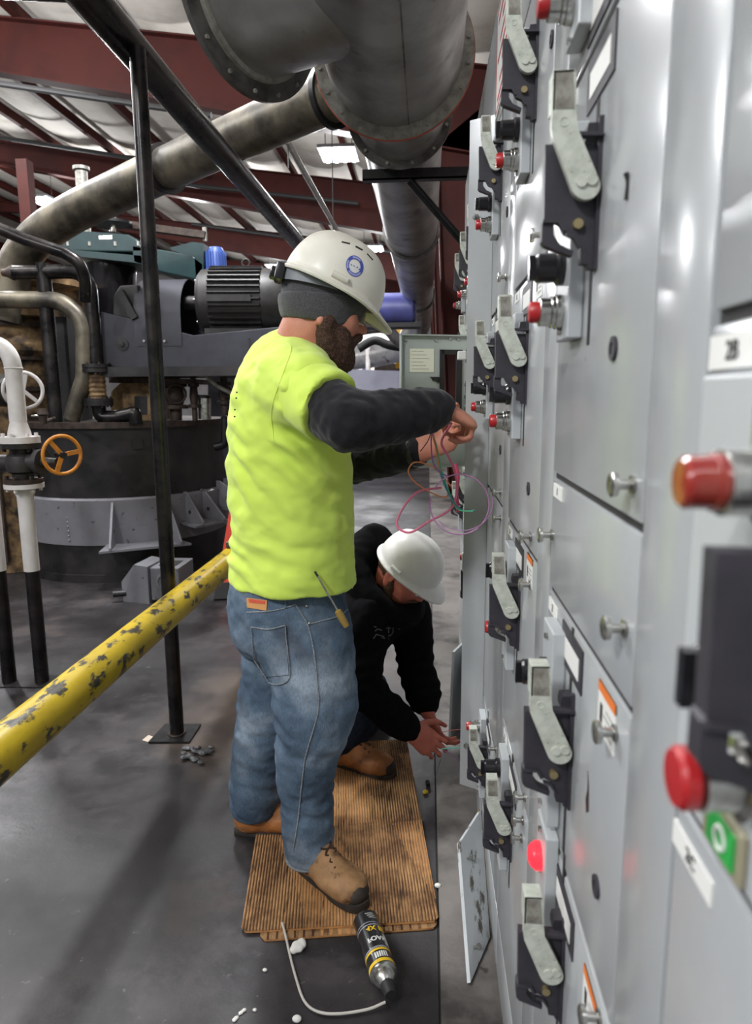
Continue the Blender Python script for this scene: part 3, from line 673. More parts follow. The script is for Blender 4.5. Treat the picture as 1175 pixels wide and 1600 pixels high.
m = MB(); m.torus((DX, 10.9, DZ), (0, 1, 0), .243, .025, 56, 8); m.build('joint_ring', M_galv2, t)
m = MB(); m.tube(smooth_path([(DX, 10.9, DZ), (DX, 12.2, DZ), (DX - .05, 13.2, DZ - .25), (DX - .4, 13.9, DZ - .6), (DX - 1.4, 14.3, DZ - .75), (DX - 3.0, 14.4, DZ - .75)], 6), .236, 32); m.build('elbow', M_galv, t)
# duct support bracket
t = thing('duct_bracket', 'dark steel angle bracket under the big duct with a diagonal brace', 'bracket', (.3, 4.02, 2.4))
bz = DZ - .262; by = 4.15
m = MB(); m.box((at(567, 267, by).x, by - .03, bz - .045), (.50, by + .03, bz - .037)); m.box((at(567, 267, by).x, by - .03, bz - .045), (.50, by - .022, bz + .012)); m.build('angle_bar', M_blacksteel, t, smooth=False)
m = MB(); m.bar((at(640, 280, by).x, by - .018, bz - .045), (.33, by - .018, bz - .53), .05, .010); m.bar((at(640, 280, by).x, by + .004, bz - .045), (.33, by + .004, bz - .53), .008, .045); m.build('diagonal_brace', M_blacksteel, t, smooth=False)
m = MB(); m.box((.33, by - .04, 0), (.41, by + .04, bz + .03)); m.build('upright', M_redoxide, t, smooth=False)

# ------------------------------------------------------------------ oxidised pipe dropping to the left
p_ = [at(560, 130, 3.75), at(420, 195, 4.15), at(250, 268, 4.7), at(165, 310, 5.0)]
t = thing('oxidised_pipe', 'thick oxidised pipe crossing diagonally below the roof to an elbow', 'pipe', p_[2])
m = MB(); m.tube([p_[0], p_[2]], .128, 36); m.build('straight_run', M_oldpipe, t)
q = [p_[2], at(190, 296, 4.9), at(110, 335, 5.1), at(55, 375, 5.2), at(22, 425, 5.25), at(8, 500, 5.25)]
m = MB(); m.tube(smooth_path(q, 6), .135, 36); m.build('elbow', M_oldpipe, t)
for p0, p1, nm in ((p_[2] + (p_[0] - p_[2]) * .05, p_[2] - (p_[0] - p_[2]) * .0, 'coupling'), (at(520, 150, 3.86), at(512, 153, 3.88), 'flange')):
    m = MB(); dd = (p1 - p0).normalized(); m.lathe(p0, dd, [(0, .127), (.0, .155), (.03, .155), (.03, .127)], 36); m.build(nm, M_blacksteel, t)

# ------------------------------------------------------------------ roof services
m = MB(); m.tube([atx(445, 215, -1.25), atx(545, 393, -1.25)], .030, 14); cd = m.build('conduit', M_flange, None); [MB().tube([V((-1.25, y_, 3.4)), V((-1.25, y_, 5.75))], .006, 6).build('hanger_rod', M_dark, cd) for y_ in (6.5, 9.5)]
tag(cd, 'slim pale conduit running overhead towards the white hat', 'conduit')
for (pa, pb, Y, r, lab) in (((-60, 122), (330, 180), 8.6, .035, 'thin dark sprinkler pipe under the nearest red rafter'), ((-60, 205), (300, 262), 14.2, .04, 'thin dark sprinkler pipe before the second red rafter'), ((240, 283), (560, 318), 14.6, .04, 'dark pipe below the second red rafter behind the lamp'), ((300, 350), (620, 395), 20.5, .05, 'dark pipe below the third red rafter')):
    m = MB(); m.tube([at(*pa, Y), at(*pb, Y)], r, 10); tag(m.build('sprinkler_pipe', M_dark, None), lab, 'pipe', 'pipes below the rafters')

# ------------------------------------------------------------------ big black tank
TX, TY, TR = -2.58, 5.75, .82
t = thing('process_tank', 'large black round tank with a grey skirt and gusset feet', 'tank', (TX, TY, 0))
m = MB(); m.lathe((TX, TY, .62), (0, 0, 1), [(0, TR), (.02, TR + .002), (.30, TR - .002), (.56, TR)], 72); m.build('shell', M_tank, t)
m = MB(); m.lathe((TX, TY, 1.17), (0, 0, 1), [(0, TR), (0, TR + .035), (.045, TR + .035), (.045, .4), (.05, .0)], 72); m.build('top_rim', M_brown, t)
m = MB(); m.lathe((TX, TY, .29), (0, 0, 1), [(0, TR + .012), (.30, TR + .03), (.345, TR + .03), (.36, TR)], 72); sk = m.build('skirt', M_greypaint, t)
m = MB(); m.lathe((TX, TY, 0), (0, 0, 1), [(0, TR + .02), (.06, TR + .02), (.06, TR - .01), (.29, TR - .01)], 64); m.build('base', M_tank, t)
for k in range(8):
    a_ = math.radians(-98); z = .33 + k * .035; m = MB(); p = V((TX + math.cos(a_) * (TR + .02), TY + math.sin(a_) * (TR + .02), z)); m.ellipsoid(p, .008, .008, .008, 8, 6); m.build('rivet', M_greypaint, sk)
def gusset(angs, zb, zt, reach, lab):
    g = None
    for a_ in angs:
        d = V((math.cos(math.radians(a_)), math.sin(math.radians(a_)), 0)); s_ = V((-d.y, d.x, 0)); c = V((TX, TY, 0)) + d * (TR + .005)
        m = MB(); m.prism([c + V((0, 0, zb)) - s_ * .008, c + d * reach + V((0, 0, zb)) - s_ * .008, c + d * reach + V((0, 0, zb + .02)) - s_ * .008, c + d * .03 + V((0, 0, zt)) - s_ * .008, c + V((0, 0, zt)) - s_ * .008], s_ * .016); g = m.build('gusset_plate', M_greypaint, t, smooth=False)
        hc = c + d * reach * .32 + V((0, 0, zb + (zt - zb) * .35)); m = MB(); m.cyl(hc - s_ * .0095, hc + s_ * .0095, .016, 14); m.build('gusset_hole', M_dark, g)
    d0 = [V((math.cos(math.radians(a_)), math.sin(math.radians(a_)), 0)) for a_ in (angs[0] - 4, angs[-1] + 4)]
    m = MB(); m.prism([V((TX, TY, zb)) + d0[0] * TR, V((TX, TY, zb)) + d0[0] * (TR + reach + .01), V((TX, TY, zb)) + d0[1] * (TR + reach + .01), V((TX, TY, zb)) + d0[1] * TR], (0, 0, -.016)); m.build('foot_shelf', M_greypaint, t, smooth=False)
gusset([-74, -47], .30, .62, .26, '')
gusset([-36, -24], .42, .66, .24, '')
gusset([-8, 4], .48, .70, .30, '')
for a_ in (-60, -44): 
    d = V((math.cos(math.radians(a_)), math.sin(math.radians(a_)), 0)); m = MB(); c = V((TX, TY, 0)) + d * TR
    m.obox(c + V((0, 0, 1.05 if a_ == -60 else .72)), d * .02, V((-d.y, d.x, 0)) * .035, V((0, 0, .035))); m.build('lug', M_tank, t, smooth=False)
# grey screw jack under the gusset foot
jx, jy = -1.85, 4.62
t = thing('screw_jack', 'pale grey levelling jack box with a round cap beside the tank', 'jack', (jx, jy, 0))
m = MB(); m.prism([(jx - .24, jy - .16, 0), (jx - .04, jy - .20, 0), (jx - .04, jy - .20, .26), (jx - .14, jy - .18, .27), (jx - .25, jy - .15, .14)], (.02, .26, 0)); m.build('side_plate', M_greypaint, t, smooth=False)
m = MB(); m.box((jx - .03, jy - .18, .02), (jx + .17, jy + .12, .25)); m.build('box', M_greypaint, t, smooth=False, bevel=.006)
m = MB(); m.lathe((jx + .07, jy - .18, .155), (0, -1, 0), [(0, .06), (.008, .06), (.010, .052), (.016, .052), (.016, .042), (.010, .040), (.010, .001)], 28); m.build('round_cap', M_greypaint, t)
m = MB(); m.box((jx + .01, jy - .12, .245), (jx + .13, jy + .02, .254)); m.build('top_recess', M_dark, t, smooth=False)
m = MB(); m.cyl((jx - .22, jy - .15, .06), (jx - .30, jy - .18, .06), .022, 10); m.build('adjusting_bolt', M_blacksteel, t)

# ------------------------------------------------------------------ motor skid on the tank
SY = 5.05
def sp(x, y): p = at(x, y, SY); return V((p.x, SY, p.z))
t = thing('motor_skid', 'blue grey fabricated steel skid carrying the big motor', 'machine base', (-1.7, SY, 1.55))
m = MB(); m.prism([sp(158, 574), sp(462, 575), sp(462, 508), sp(300, 524), sp(215, 500), sp(157, 487)], (0, .55, 0)); m.build('side_frame', M_blue_steel, t, smooth=False, bevel=.006)
m = MB(); a0 = sp(160, 574); b0_ = sp(470, 575); m.box((a0.x - .02, SY - .06, a0.z - .07), (b0_.x, SY + .6, a0.z)); m.build('bottom_flange', M_tank, t, smooth=False)
c = sp(191, 538); m = MB(); m.lathe((c.x, SY, c.z), (0, -1, 0), [(0, .048), (.006, .048), (.008, .02), (.016, .018), (.018, .006)], 22); m.build('port', M_dark, t)
c = sp(390, 548); m = MB(); m.box((c.x - .006, SY - .004, c.z - .07), (c.x + .006, SY + .01, c.z + .09)); m.build('joint_plate', M_tank, t, smooth=False)
t = thing('electric_motor', 'big charcoal finned electric motor on the steel skid', 'motor', sp(370, 520))
mc = (sp(370, 470)); ax = V((1, .10, 0)).normalized(); r = .255; L0 = -.34
mc = V((mc.x, SY + .26, mc.z + .02))
m = MB(); m.lathe(mc + ax * L0, ax, [(0, .10), (0, r * .80), (.03, r * .93), (.10, r * .95), (.10, r * .93), (.48, r * .93), (.48, r * .97), (.66, r * .97), (.69, r * .90), (.69, .05)], 48); m.build('barrel', M_motor, t)
sd, u, _ = frame_from(ax)
for k in range(36):
    a_ = 2 * math.pi * k / 36; rad = sd * math.cos(a_) + u * math.sin(a_); tng = ax.cross(rad)
    m = MB(); m.obox(mc + ax * (L0 + .285) + rad * (r * .965), ax * .19, rad * .018, tng * .005); m.build('cooling_fin', M_motor, t, smooth=False)
m = MB(); m.obox(mc + ax * (L0 + .28) - V((0, .245, 0)), ax * .16, V((0, .02, 0)), V((0, 0, .022))); m.build('side_rib', M_motor, t, smooth=False)
m = MB(); m.obox(mc + ax * (L0 + .28) + V((0, 0, -.235)), ax * .2, V((0, .2, 0)), V((0, 0, .03))); m.build('foot', M_motor, t, smooth=False)
m = MB(); m.torus(mc + ax * (L0 + .35) + V((0, 0, r + .03)), (0, 1, 0), .028, .008, 20, 8); m.build('lifting_eye', M_motor, t)
m = MB(); m.cyl(mc + ax * L0, mc + ax * (L0 - .12), .05, 16); m.build('shaft', M_dark, t)
for k in range(6):
    a_ = 2 * math.pi * k / 6; c = mc + ax * (L0 - .005) + (sd * math.cos(a_) + u * math.sin(a_)) * .17; m = MB(); m.cyl(c, c - ax * .012, .010, 6); m.build('cover_bolt', M_chrome, t)
t = thing('coupling_guard', 'arched dark sheet metal guard over the motor coupling', 'guard', sp(255, 520))
g0 = sp(212, 540).x; g1 = sp(272, 540).x; gz = sp(240, 541).z; zt_ = sp(240, 428).z; yc = SY + .27; rr = .275
prof = [V((0, -rr, gz)), V((0, -rr, zt_ - rr))] + [V((0, yc - SY - .27 - rr * math.cos(math.pi * k / 14), zt_ - rr + rr * math.sin(math.pi * k / 14))) for k in range(1, 14)] + [V((0, rr, zt_ - rr)), V((0, rr, gz))]
m = MB(); pts = [V((g0, yc + p.y, p.z)) for p in prof]; n = len(pts); o = 0
m.add(pts + [p + V((g1 - g0 + .06, 0, 0)) for p in pts], [(i, i + 1, n + i + 1, n + i) for i in range(n - 1)]); m.add([pts[0], pts[-1]] + [], [])
inner = [V((p.x, yc + (p.y - yc) * .975, gz + (p.z - gz) * .99)) for p in pts]; m.add(inner + [p + V((g1 - g0 + .06, 0, 0)) for p in inner], [(i, n + i, n + i + 1, i + 1) for i in range(n - 1)])
gd = m.build('hood', M_blue_steel, t)
m = MB(); m.prism([V((g0 + .002, yc + (p.y - yc) * .98, p.z)) for p in prof2] if False else inner, (.004, 0, 0)); m.build('end_plate', M_dark, t, smooth=False)
for x_ in (226, 258):
    c = sp(x_, 533); m = MB(); m.cyl((c.x, yc - rr, c.z), (c.x, yc - rr - .010, c.z), .010, 8); m.build('guard_bolt', M_chrome, t)
t = thing('bearing_housing', 'angular black bearing housing left of the coupling guard', 'machine part', sp(190, 495))
m = MB(); m.prism([sp(172, 492), sp(172, 462), sp(183, 445), sp(212, 443), sp(212, 500)], (0, .45, 0)); m.xform(Matrix.Translation((0, .04, 0))); m.build('casting', M_motor, t, smooth=False, bevel=.01)
m = MB(); m.bar(sp(188, 455) + V((0, .0, 0)), sp(212, 498) + V((0, .0, 0)), .05, .05); m.build('cover_strip', M_dark, t, smooth=False)

# ------------------------------------------------------------------ teal gearbox, its column and blue motor behind
GY = 6.1
def gp_(x, y): return at(x, y, GY)
t = thing('gearbox', 'teal gearbox housing with a flat lid above the black column', 'gearbox', gp_(170, 400))
c = gp_(160, 375); w0 = gp_(92, 375).x; w1 = gp_(225, 375).x
m = MB(); m.prism([gp_(95, 392), gp_(98, 372), gp_(122, 360), gp_(200, 366), gp_(214, 374), gp_(222, 386), gp_(222, 394)], (0, .5, 0)); m.build('lid', M_teal, t, smooth=False, bevel=.012)
m = MB(); m.prism([gp_(86, 388), gp_(226, 400), gp_(226, 412), gp_(90, 397)], (0, .6, 0)); m.build('flange_plate', M_teal, t, smooth=False)
m = MB(); m.prism([gp_(205, 382), gp_(300, 398), gp_(318, 412), gp_(318, 440), gp_(250, 425), gp_(208, 410)], (0, .4, 0)); m.build('arm_housing', M_teal, t, smooth=False, bevel=.012)
m = MB(); m.prism([gp_(265, 387), gp_(300, 378), gp_(318, 380), gp_(318, 432), gp_(306, 432), gp_(304, 402), gp_(270, 392)], (0, .4, 0)); m.build('motor_bracket', M_teal, t, smooth=False)
for x_ in (106, 140, 180, 216):
    c = gp_(x_, 384); m = MB(); m.cyl(c, c + V((0, 0, .035)), .012, 6); m.build('lid_bolt', M_flange, t)
m = MB(); c = gp_(165, 371); m.box((c.x - .06, GY - .004, c.z - .016), (c.x + .06, GY + .01, c.z + .016)); m.build('data_plate', M_chrome, t, smooth=False)
t = thing('agitator_housing', 'shiny black vertical column under the teal gearbox', 'machine part', gp_(155, 485))
c0 = gp_(155, 490); c1 = gp_(155, 408); m = MB(); m.lathe((c0.x, GY + .3, c0.z), (0, 0, 1), [(0, .17), (.05, .18), (c1.z - c0.z - .04, .22), (c1.z - c0.z + .02, .22)], 40); m.build('column', pm('glossy black paint', srgb(28, 27, 30), .18, .4), t)
t = thing('blue_motor', 'small blue finned motor beside the teal gearbox', 'motor', gp_(333, 430))
c0 = gp_(333, 428); c1 = gp_(333, 383); m = MB(); H_ = c1.z - c0.z; m.lathe((c0.x, GY + .1, c0.z), (0, 0, 1), [(0, .075), (H_ * .85, .075), (H_, .055), (H_, .01)], 28); m.build('barrel', M_blue, t)
for k in range(20):
    a_ = 2 * math.pi * k / 20; d = V((math.cos(a_), math.sin(a_), 0)); m = MB(); m.obox(V((c0.x, GY + .1, c0.z + H_ * .42)) + d * .082, d * .010, V((-d.y, d.x, 0)) * .004, V((0, 0, H_ * .40))); m.build('fin', M_blue, t, smooth=False)
t = thing('walkway_beam', 'dark brown steel beam above the teal gearbox', 'beam', at(240, 357, 6.4))
m = MB(); m.bar(at(150, 345, 6.5), at(322, 368, 6.5), .10, .06); m.build('beam', M_brown, t, smooth=False)
m = MB(); c = at(320, 368, 6.5); m.cyl(c - V((0, 0, .05)), c + V((0, 0, .07)), .02, 8); m.build('end_bolt', M_flange, t)
m = MB(); c = at(176, 349, 6.35); m.cyl(c - V((0, 0, .012)), c + V((0, 0, .012)), .17, 28); m.build('round_plate', M_blacksteel, t)
m = MB(); m.cyl(at(176, 362, 6.35), at(176, 338, 6.35), .028, 12); m.build('rod', M_chrome, t)
t = thing('vent_stub', 'short bright steel vent pipe rising behind the oxidised pipe', 'pipe', at(127, 300, 7.0))
m = MB(); m.cyl((at(127, 365, 7.0).x, 7.0, 0), at(127, 268, 7.0), .058, 20); m.build('pipe', M_flange, t)
m = MB(); c = at(127, 266, 7.0); m.cyl(c, c + V((0, 0, .03)), .08, 20); m.build('cap_flange', M_flange, t)
m = MB(); m.box((at(28, 300, 8.).x, 8., 0), (at(45, 300, 8.).x, 8.14, 4.05)); tag(m.build('steel_column', M_redoxide, None, smooth=False), 'dark red steel column standing behind the oxidised pipe at far left', 'column')

# ------------------------------------------------------------------ rusty tower at far left
t = thing('refiner_tower', 'grimy rust streaked round tower with bands at the far left', 'tank', (-3.55, 5.6, 0))
RX, RY, RR = -3.55, 5.75, .62
zs = [(660, .60), (640, .62), (560, .62), (545, .68), (535, .68), (520, .62), (492, .62), (488, .70), (470, .70), (466, .64), (440, .64), (432, .74), (415, .74)]
prev = 0
prof = [(0, .6)] + [(at(40, y_, 5.1).z, r_) for y_, r_ in zs]
m = MB(); m.lathe((RX, RY, 0), (0, 0, 1), prof, 56); m.build('body', M_rust, t)
m = MB(); z0 = at(40, 500, 5.1).z; 
for k, (z, hh) in enumerate(((at(40, 505, 5.1).z, .03), (at(40, 560, 5.1).z, .025), (at(40, 610, 5.1).z, .03))): m = MB(); m.ring((RX, RY, z), (0, 0, 1), .6, .66, hh, 56); m.build('band', M_brown, t)
for a_ in (-30, -75, -110): 
    d = V((math.cos(math.radians(a_)), math.sin(math.radians(a_)), 0)); m = MB(); m.obox(V((RX, RY, 1.0)) + d * .63, d * .03, V((-d.y, d.x, 0)) * .05, V((0, 0, .9))); m.build('upright_rib', M_brown, t, smooth=False)

# ------------------------------------------------------------------ looping black pipes
def pipe_thing(name, label, pts, r, mat, bend=.18, extra=()):
    t = thing(name, label, 'pipe', V(pts[0]))
    m = MB(); m.tube(fillet(pts, bend, 7), r, 22); m.build('pipe_run', mat, t)
    for c, d, R_, h in extra:
        m = MB(); d = V(d).normalized(); m.lathe(V(c) - d * h / 2, d, [(0, r), (0, R_), (h, R_), (h, r)], 26); f = m.build('flange', M_blacksteel, t)
        s_, u_, _ = frame_from(d)
        for k in range(6):
            a_ = 2 * math.pi * k / 6 + .3; q = V(c) + (s_ * math.cos(a_) + u_ * math.sin(a_)) * (R_ - .018)
            m = MB(); m.cyl(q - d * (h / 2 + .012), q + d * (h / 2 + .012), .008, 6); m.build('bolt', M_flange, f)
    return t
Yp = 4.75
va = at(72, 420, Yp); fl0 = atz(108, 905)
vx = fl0.x; vy = fl0.y - .0
t = thing('black_standpipe', 'upright black pipe with a tee rising in front of the rusty tower', 'pipe', (vx, vy, 0))
zT = at(70, 425, vy).z
m = MB(); m.cyl((vx, vy, 0), (vx, vy, zT + .06), .052, 24); m.build('riser', M_blackpipe, t)
m = MB(); m.tube(fillet([(vx - .22, vy, zT), (vx + .34, vy, zT), (vx + .34, vy, at(140, 575, vy).z)], .17, 8), .050, 22); m.build('loop_pipe', M_blackpipe, t)
m = MB(); m.lathe((vx - .22, vy, zT), (-1, 0, 0), [(0, .05), (.01, .055), (.06, .03), (.09, .025), (.09, .001)], 18); m.build('plug', M_brown, t)
lx = vx + .34
for y_, hh in ((575, .03), (582, .03), (628, .03), (634, .03)):
    z = at(145, y_, vy).z; m = MB(); m.lathe((lx, vy, z), (0, 0, 1), [(0, .05), (0, .105), (hh * .9, .105), (hh * .9, .05)], 26); f = m.build('flange', M_blacksteel, t)
    for k in range(6):
        a_ = 2 * math.pi * k / 6 + .2; m = MB(); m.cyl((lx + math.cos(a_) * .088, vy + math.sin(a_) * .088, z - .012), (lx + math.cos(a_) * .088, vy + math.sin(a_) * .088, z + .04), .009, 6); m.build('bolt', M_brown, f)
z0 = at(145, 628, vy).z; z1 = at(145, 585, vy).z
m = MB(); pr = [(0, .055)] + [((z1 - z0) * k / 12, .055 + (.008 if k % 2 else 0)) for k in range(1, 12)] + [(z1 - z0, .055)]; m.lathe((lx, vy, z0), (0, 0, 1), pr, 24); m.build('bellows', M_rust, t)
m = MB(); m.tube(fillet([(lx, vy, z0 - .02), (lx, vy, at(150, 652, vy).z), (lx + .13, vy, at(150, 652, vy).z), (lx + .24, vy, at(150, 647, vy).z), (lx + .27, vy, at(150, 645, vy).z), (lx + .275, vy, 1.20)], .06, 5), .05, 20); m.build('outlet_bend', M_blackpipe, t)
pipe_thing('black_bend_pipe', 'dark pipe bending down behind the upright black standpipe', [at(-420, 458, 5.0), at(95, 470, 5.0), at(132, 500, 5.0), at(132, 590, 5.0), at(112, 655, 5.0)], .062, M_oldpipe, .22)
pipe_thing('black_hose_pipe', 'black pipe arching in from the left edge above the standpipe', [at(-400, 190, 4.2), at(-30, 345, 4.4), at(40, 375, 4.45), at(100, 395, 4.5), at(125, 410, 4.5), at(133, 440, 4.55), at(133, 470, 4.6)], .038, M_blackpipe, .1)
m = MB(); m.box((at(86, 640, 5.3).x, 5.2, 1.22), (at(125, 640, 5.3).x, 5.5, 2.0)); tag(m.build('dark_box', M_tank, None, smooth=False), 'dark steel box behind the looping black pipes', 'machine part')  # plain box finished in the black tank paint

# ------------------------------------------------------------------ things on the tank top
zt1 = 1.222
t = thing('pump_block', 'rust streaked cream casting with a square opening on the tank lid', 'machine part', at(205, 655, 5.25))
m = MB(); m.prism([at(172, 660, 5.3), at(242, 660, 5.3), at(242, 596, 5.3), at(190, 596, 5.3), at(172, 612, 5.3)], (0, .4, 0)); m.build('casting', M_rust, t, smooth=False, bevel=.015)
m = MB(); m.prism([at(210, 648, 5.297), at(230, 648, 5.297), at(230, 619, 5.297), at(210, 619, 5.297)], (0, .01, 0)); m.build('opening', M_dark, t, smooth=False)
m = MB(); m.prism([at(170, 590, 5.28), at(300, 592, 5.28), at(300, 600, 5.28), at(170, 598, 5.28)], (0, .4, 0)); m.build('top_plate', M_brown, t, smooth=False)
def small_valve(x, y0, y1, r, label, mat, wheel=True, name='valve', Y=5.35):
    b = at(x, y1, Y); tp = at(x, y0, Y); H_ = tp.z - b.z; t = thing(name, label, 'valve', b)
    m = MB(); m.lathe(b, (0, 0, 1), [(0, r * .6), (H_ * .3, r * .6), (H_ * .3, r * 1.3), (H_ * .38, r * 1.3), (H_ * .4, r * .8), (H_ * .55, r), (H_ * .75, r * .8), (H_ * .78, r * 1.25), (H_ * .86, r * 1.25), (H_ * .86, r * .6), (H_, r * .6)], 22); m.build('body', mat, t)
    if wheel: m = MB(); m.torus(b + V((r * .6, -r * 1.3, H_ * .62)), (.5, -1, 0), r * .95, r * .12, 22, 6); m.build('handwheel', mat, t)
    return t
small_valve(276, 588, 660, .075, 'grimy brown valve on the tank lid right of the slim post', M_brown)
small_valve(305, 588, 658, .035, 'narrow brown pipe stub on the tank lid', M_brown, False, 'pipe_stub')
small_valve(352, 588, 650, .045, 'thin valve with a hanging pipe right of the tank', M_brown, True, 'valve')
t = thing('steel_sleeve', 'bright steel sleeve standing on the tank lid', 'pipe', at(320, 655, 5.4))
m = MB(); m.cyl(at(320, 655, 5.4), at(320, 622, 5.4), .05, 18); m.build('sleeve', M_chrome, t)
m = MB(); m.cyl(at(318, 622, 5.4), at(318, 617, 5.4), .06, 18); m.build('collar', M_blacksteel, t)
m = MB(); m.tube(smooth_path([at(322, 588, 5.2), at(340, 603, 5.2), at(372, 620, 5.3)], 6), .016, 10); tag(m.build('grey_hose', M_flange, None), 'short pale hose drooping behind the shirt', 'hose')
m = MB(); m.tube(fillet([at(352, 650, 5.4), at(352, 695, 5.4), at(336, 698, 5.4)], .06, 5), .035, 14); tag(m.build('drain_pipe', M_blacksteel, None), 'dark drain pipe with an elbow right of the tank', 'pipe')
m = MB(); m.prism([at(325, 830, 7.), at(420, 830, 7.), at(420, 585, 7.), at(325, 585, 7.)], (0, .5, 0)); tag(m.build('steel_tank', M_blue_steel, None, smooth=False), 'blue grey steel tank side behind the shirt', 'tank')

# ------------------------------------------------------------------ white valve pipe and its twin
wb = atz(66, 1066); wx, wy = wb.x, wb.y
t = thing('white_valve_pipe', 'white and black painted pipe with a flanged valve and orange handwheel', 'pipe', (wx, wy, 0))
def wz(y_): return at(50, y_, wy).z
z_split = wz(890)
m = MB(); m.cyl((wx, wy, 0), (wx, wy, z_split), .0335, 24); m.build('black_sleeve', M_blackpipe, t)
m = MB(); m.lathe((wx, wy, z_split - .004), (0, 0, 1), [(0, .036), (wz(790) - z_split, .036), (wz(775) - z_split, .037), (wz(768) - z_split, .046), (wz(762) - z_split, .047)], 26); m.build('white_sleeve', M_whitepaint, t)
for (ya, yb_, mt, R_) in ((762, 755, M_whitepaint, .088), (754, 748, M_brown, .086), (700, 693, M_blacksteel, .088), (692, 682, M_whitepaint, .088)):
    m = MB(); m.lathe((wx, wy, wz(ya)), (0, 0, 1), [(0, .04), (0, R_), (wz(yb_) - wz(ya), R_), (wz(yb_) - wz(ya), .04)], 30); f = m.build('flange', mt, t)
    for k in range(6):
        a_ = 2 * math.pi * k / 6 + .5; q = (wx + math.cos(a_) * .07, wy + math.sin(a_) * .07)
        m = MB(); m.cyl((*q, wz(ya) - .016), (*q, wz(yb_) + .016), .010, 6); m.build('bolt', mt, f)
zb_, ztp = wz(748), wz(700); Hh = ztp - zb_
m = MB(); m.lathe((wx, wy, zb_), (0, 0, 1), [(0, .045), (Hh * .18, .05), (Hh * .25, .068), (Hh * .5, .074), (Hh * .75, .066), (Hh * .85, .05), (Hh, .048)], 28); m.lathe((wx, wy, zb_ + Hh * .55), (1, -.15, 0), [(0, .05), (.09, .045), (.09, .06), (.115, .06), (.115, .025), (.19, .02), (.19, .001)], 20); m.cyl((wx, wy, zb_ + Hh * .5), (wx - .13, wy + .02, zb_ + Hh * .5), .04, 16); m.build('valve_body', M_motor, t)
hc = V((at(97, 710, wy - .03).x, wy - .03, at(97, 710, wy).z)); hax = V((.80, -.60, 0.0)).normalized()
m = MB(); m.torus(hc, hax, .088, .0085, 40, 10); hw = m.build('handwheel', M_orangewheel, t)
sd, u, _ = frame_from(hax)
for k in range(3):
    a_ = 2 * math.pi * k / 3 + .9; m = MB(); m.bar(hc, hc + (sd * math.cos(a_) + u * math.sin(a_)) * .085, .020, .008, up=hax); m.build('spoke', M_orangewheel, hw, smooth=False)
m = MB(); m.cyl(hc - hax * .05, hc + hax * .02, .015, 12); m.build('hub', M_blacksteel, hw)
zu = wz(682); zz = wz(570); 
m = MB(); m.lathe((wx, wy, zu), (0, 0, 1), [(0, .052), (.02, .05), (wz(660) - zu, .037), (wz(655) - zu, .036)], 26); m.build('reducer', M_whitepaint, t)
ze = wz(535)
m = MB(); m.tube(fillet([(wx + .0, wy, wz(658)), (wx + .0, wy, ze), (wx - 1.7, wy, ze + .04)], .13, 10), .038, 26); m.build('bent_pipe', M_whitepaint, t)
m = MB(); m.torus((wx, wy, wz(575)), (0, 0, 1), .0385, .003, 26, 6); m.build('weld_ring', M_whitepaint, t)
t = thing('white_stand_pipe', 'white and black painted pipe cut off by the left edge', 'pipe', atz(22, 1066))
c = atz(24, 1066); m = MB(); m.cyl((c.x - .03, c.y, 0), (c.x - .03, c.y, z_split), .0335, 22); m.build('black_sleeve', M_blackpipe, t)
m = MB(); m.cyl((c.x - .03, c.y, z_split - .004), (c.x - .03, c.y, 1.22), .036, 22); m.build('white_sleeve', M_whitepaint, t)
t = thing('white_handwheel_valve', 'white handwheel on a black valve behind the white pipe', 'valve', at(35, 610, 3.7))
c = at(36, 610, 3.7); m = MB(); m.torus(c, (.55, -.8, 0), .098, .010, 36, 8); hw = m.build('handwheel', M_whitepaint, t)
for k in range(3): 
    a_ = 2 * math.pi * k / 3 - .3; s_, u_, _ = frame_from((.55, -.8, 0)); m = MB(); m.bar(c, c + (s_ * math.cos(a_) + u_ * math.sin(a_)) * .095, .02, .008, up=(.55, -.8, 0)); m.build('spoke', M_whitepaint, hw, smooth=False)
m = MB(); m.lathe(c, (-.8, .3, 0), [(0, .02), (.10, .02), (.10, .07), (.13, .07), (.14, .09), (.3, .09), (.32, .05), (.5, .05)], 22); m.build('valve_body', M_motor, t)
m = MB(); m.tube([c + V((-.30, .1, -.5)), c + V((-.30, .1, .16))], .05, 18); m.build('pipe', M_blacksteel, t)
m = MB(); m.cyl(c + V((-.30, .1, .13)), c + V((-.30, .1, .20)), .09, 20); m.build('flange', M_whitepaint, t)
m = MB(); fp = [atz(-10, 1075), atz(90, 1075), atz(90, 1056), atz(-10, 1056)]; m.prism([p + V((0, 0, .0)) for p in fp], (0, 0, .006)); tag(m.build('pipe_sole_plate', M_blacksteel, None, smooth=False), 'thin dark plate under the white pipes', 'plate')
# small brass cock
t = thing('brass_cock', 'tiny brass valve with a lever beside the white pipe', 'valve', at(65, 655, 3.6))
m = MB(); m.lathe(at(68, 662, 3.6), (0, 0, 1), [(0, .02), (.04, .02), (.05, .03), (.08, .02)], 14); m.build('body', M_brown, t)
m = MB(); m.tube([at(68, 660, 3.6), V((vx, vy - .02, at(68, 660, 3.6).z - .02))], .012, 8); m.build('stub_pipe', M_brown, t)
m = MB(); m.tube([at(50, 650, 3.6), at(64, 650, 3.6), at(72, 658, 3.6)], .007, 8); m.build('lever', M_chrome, t)

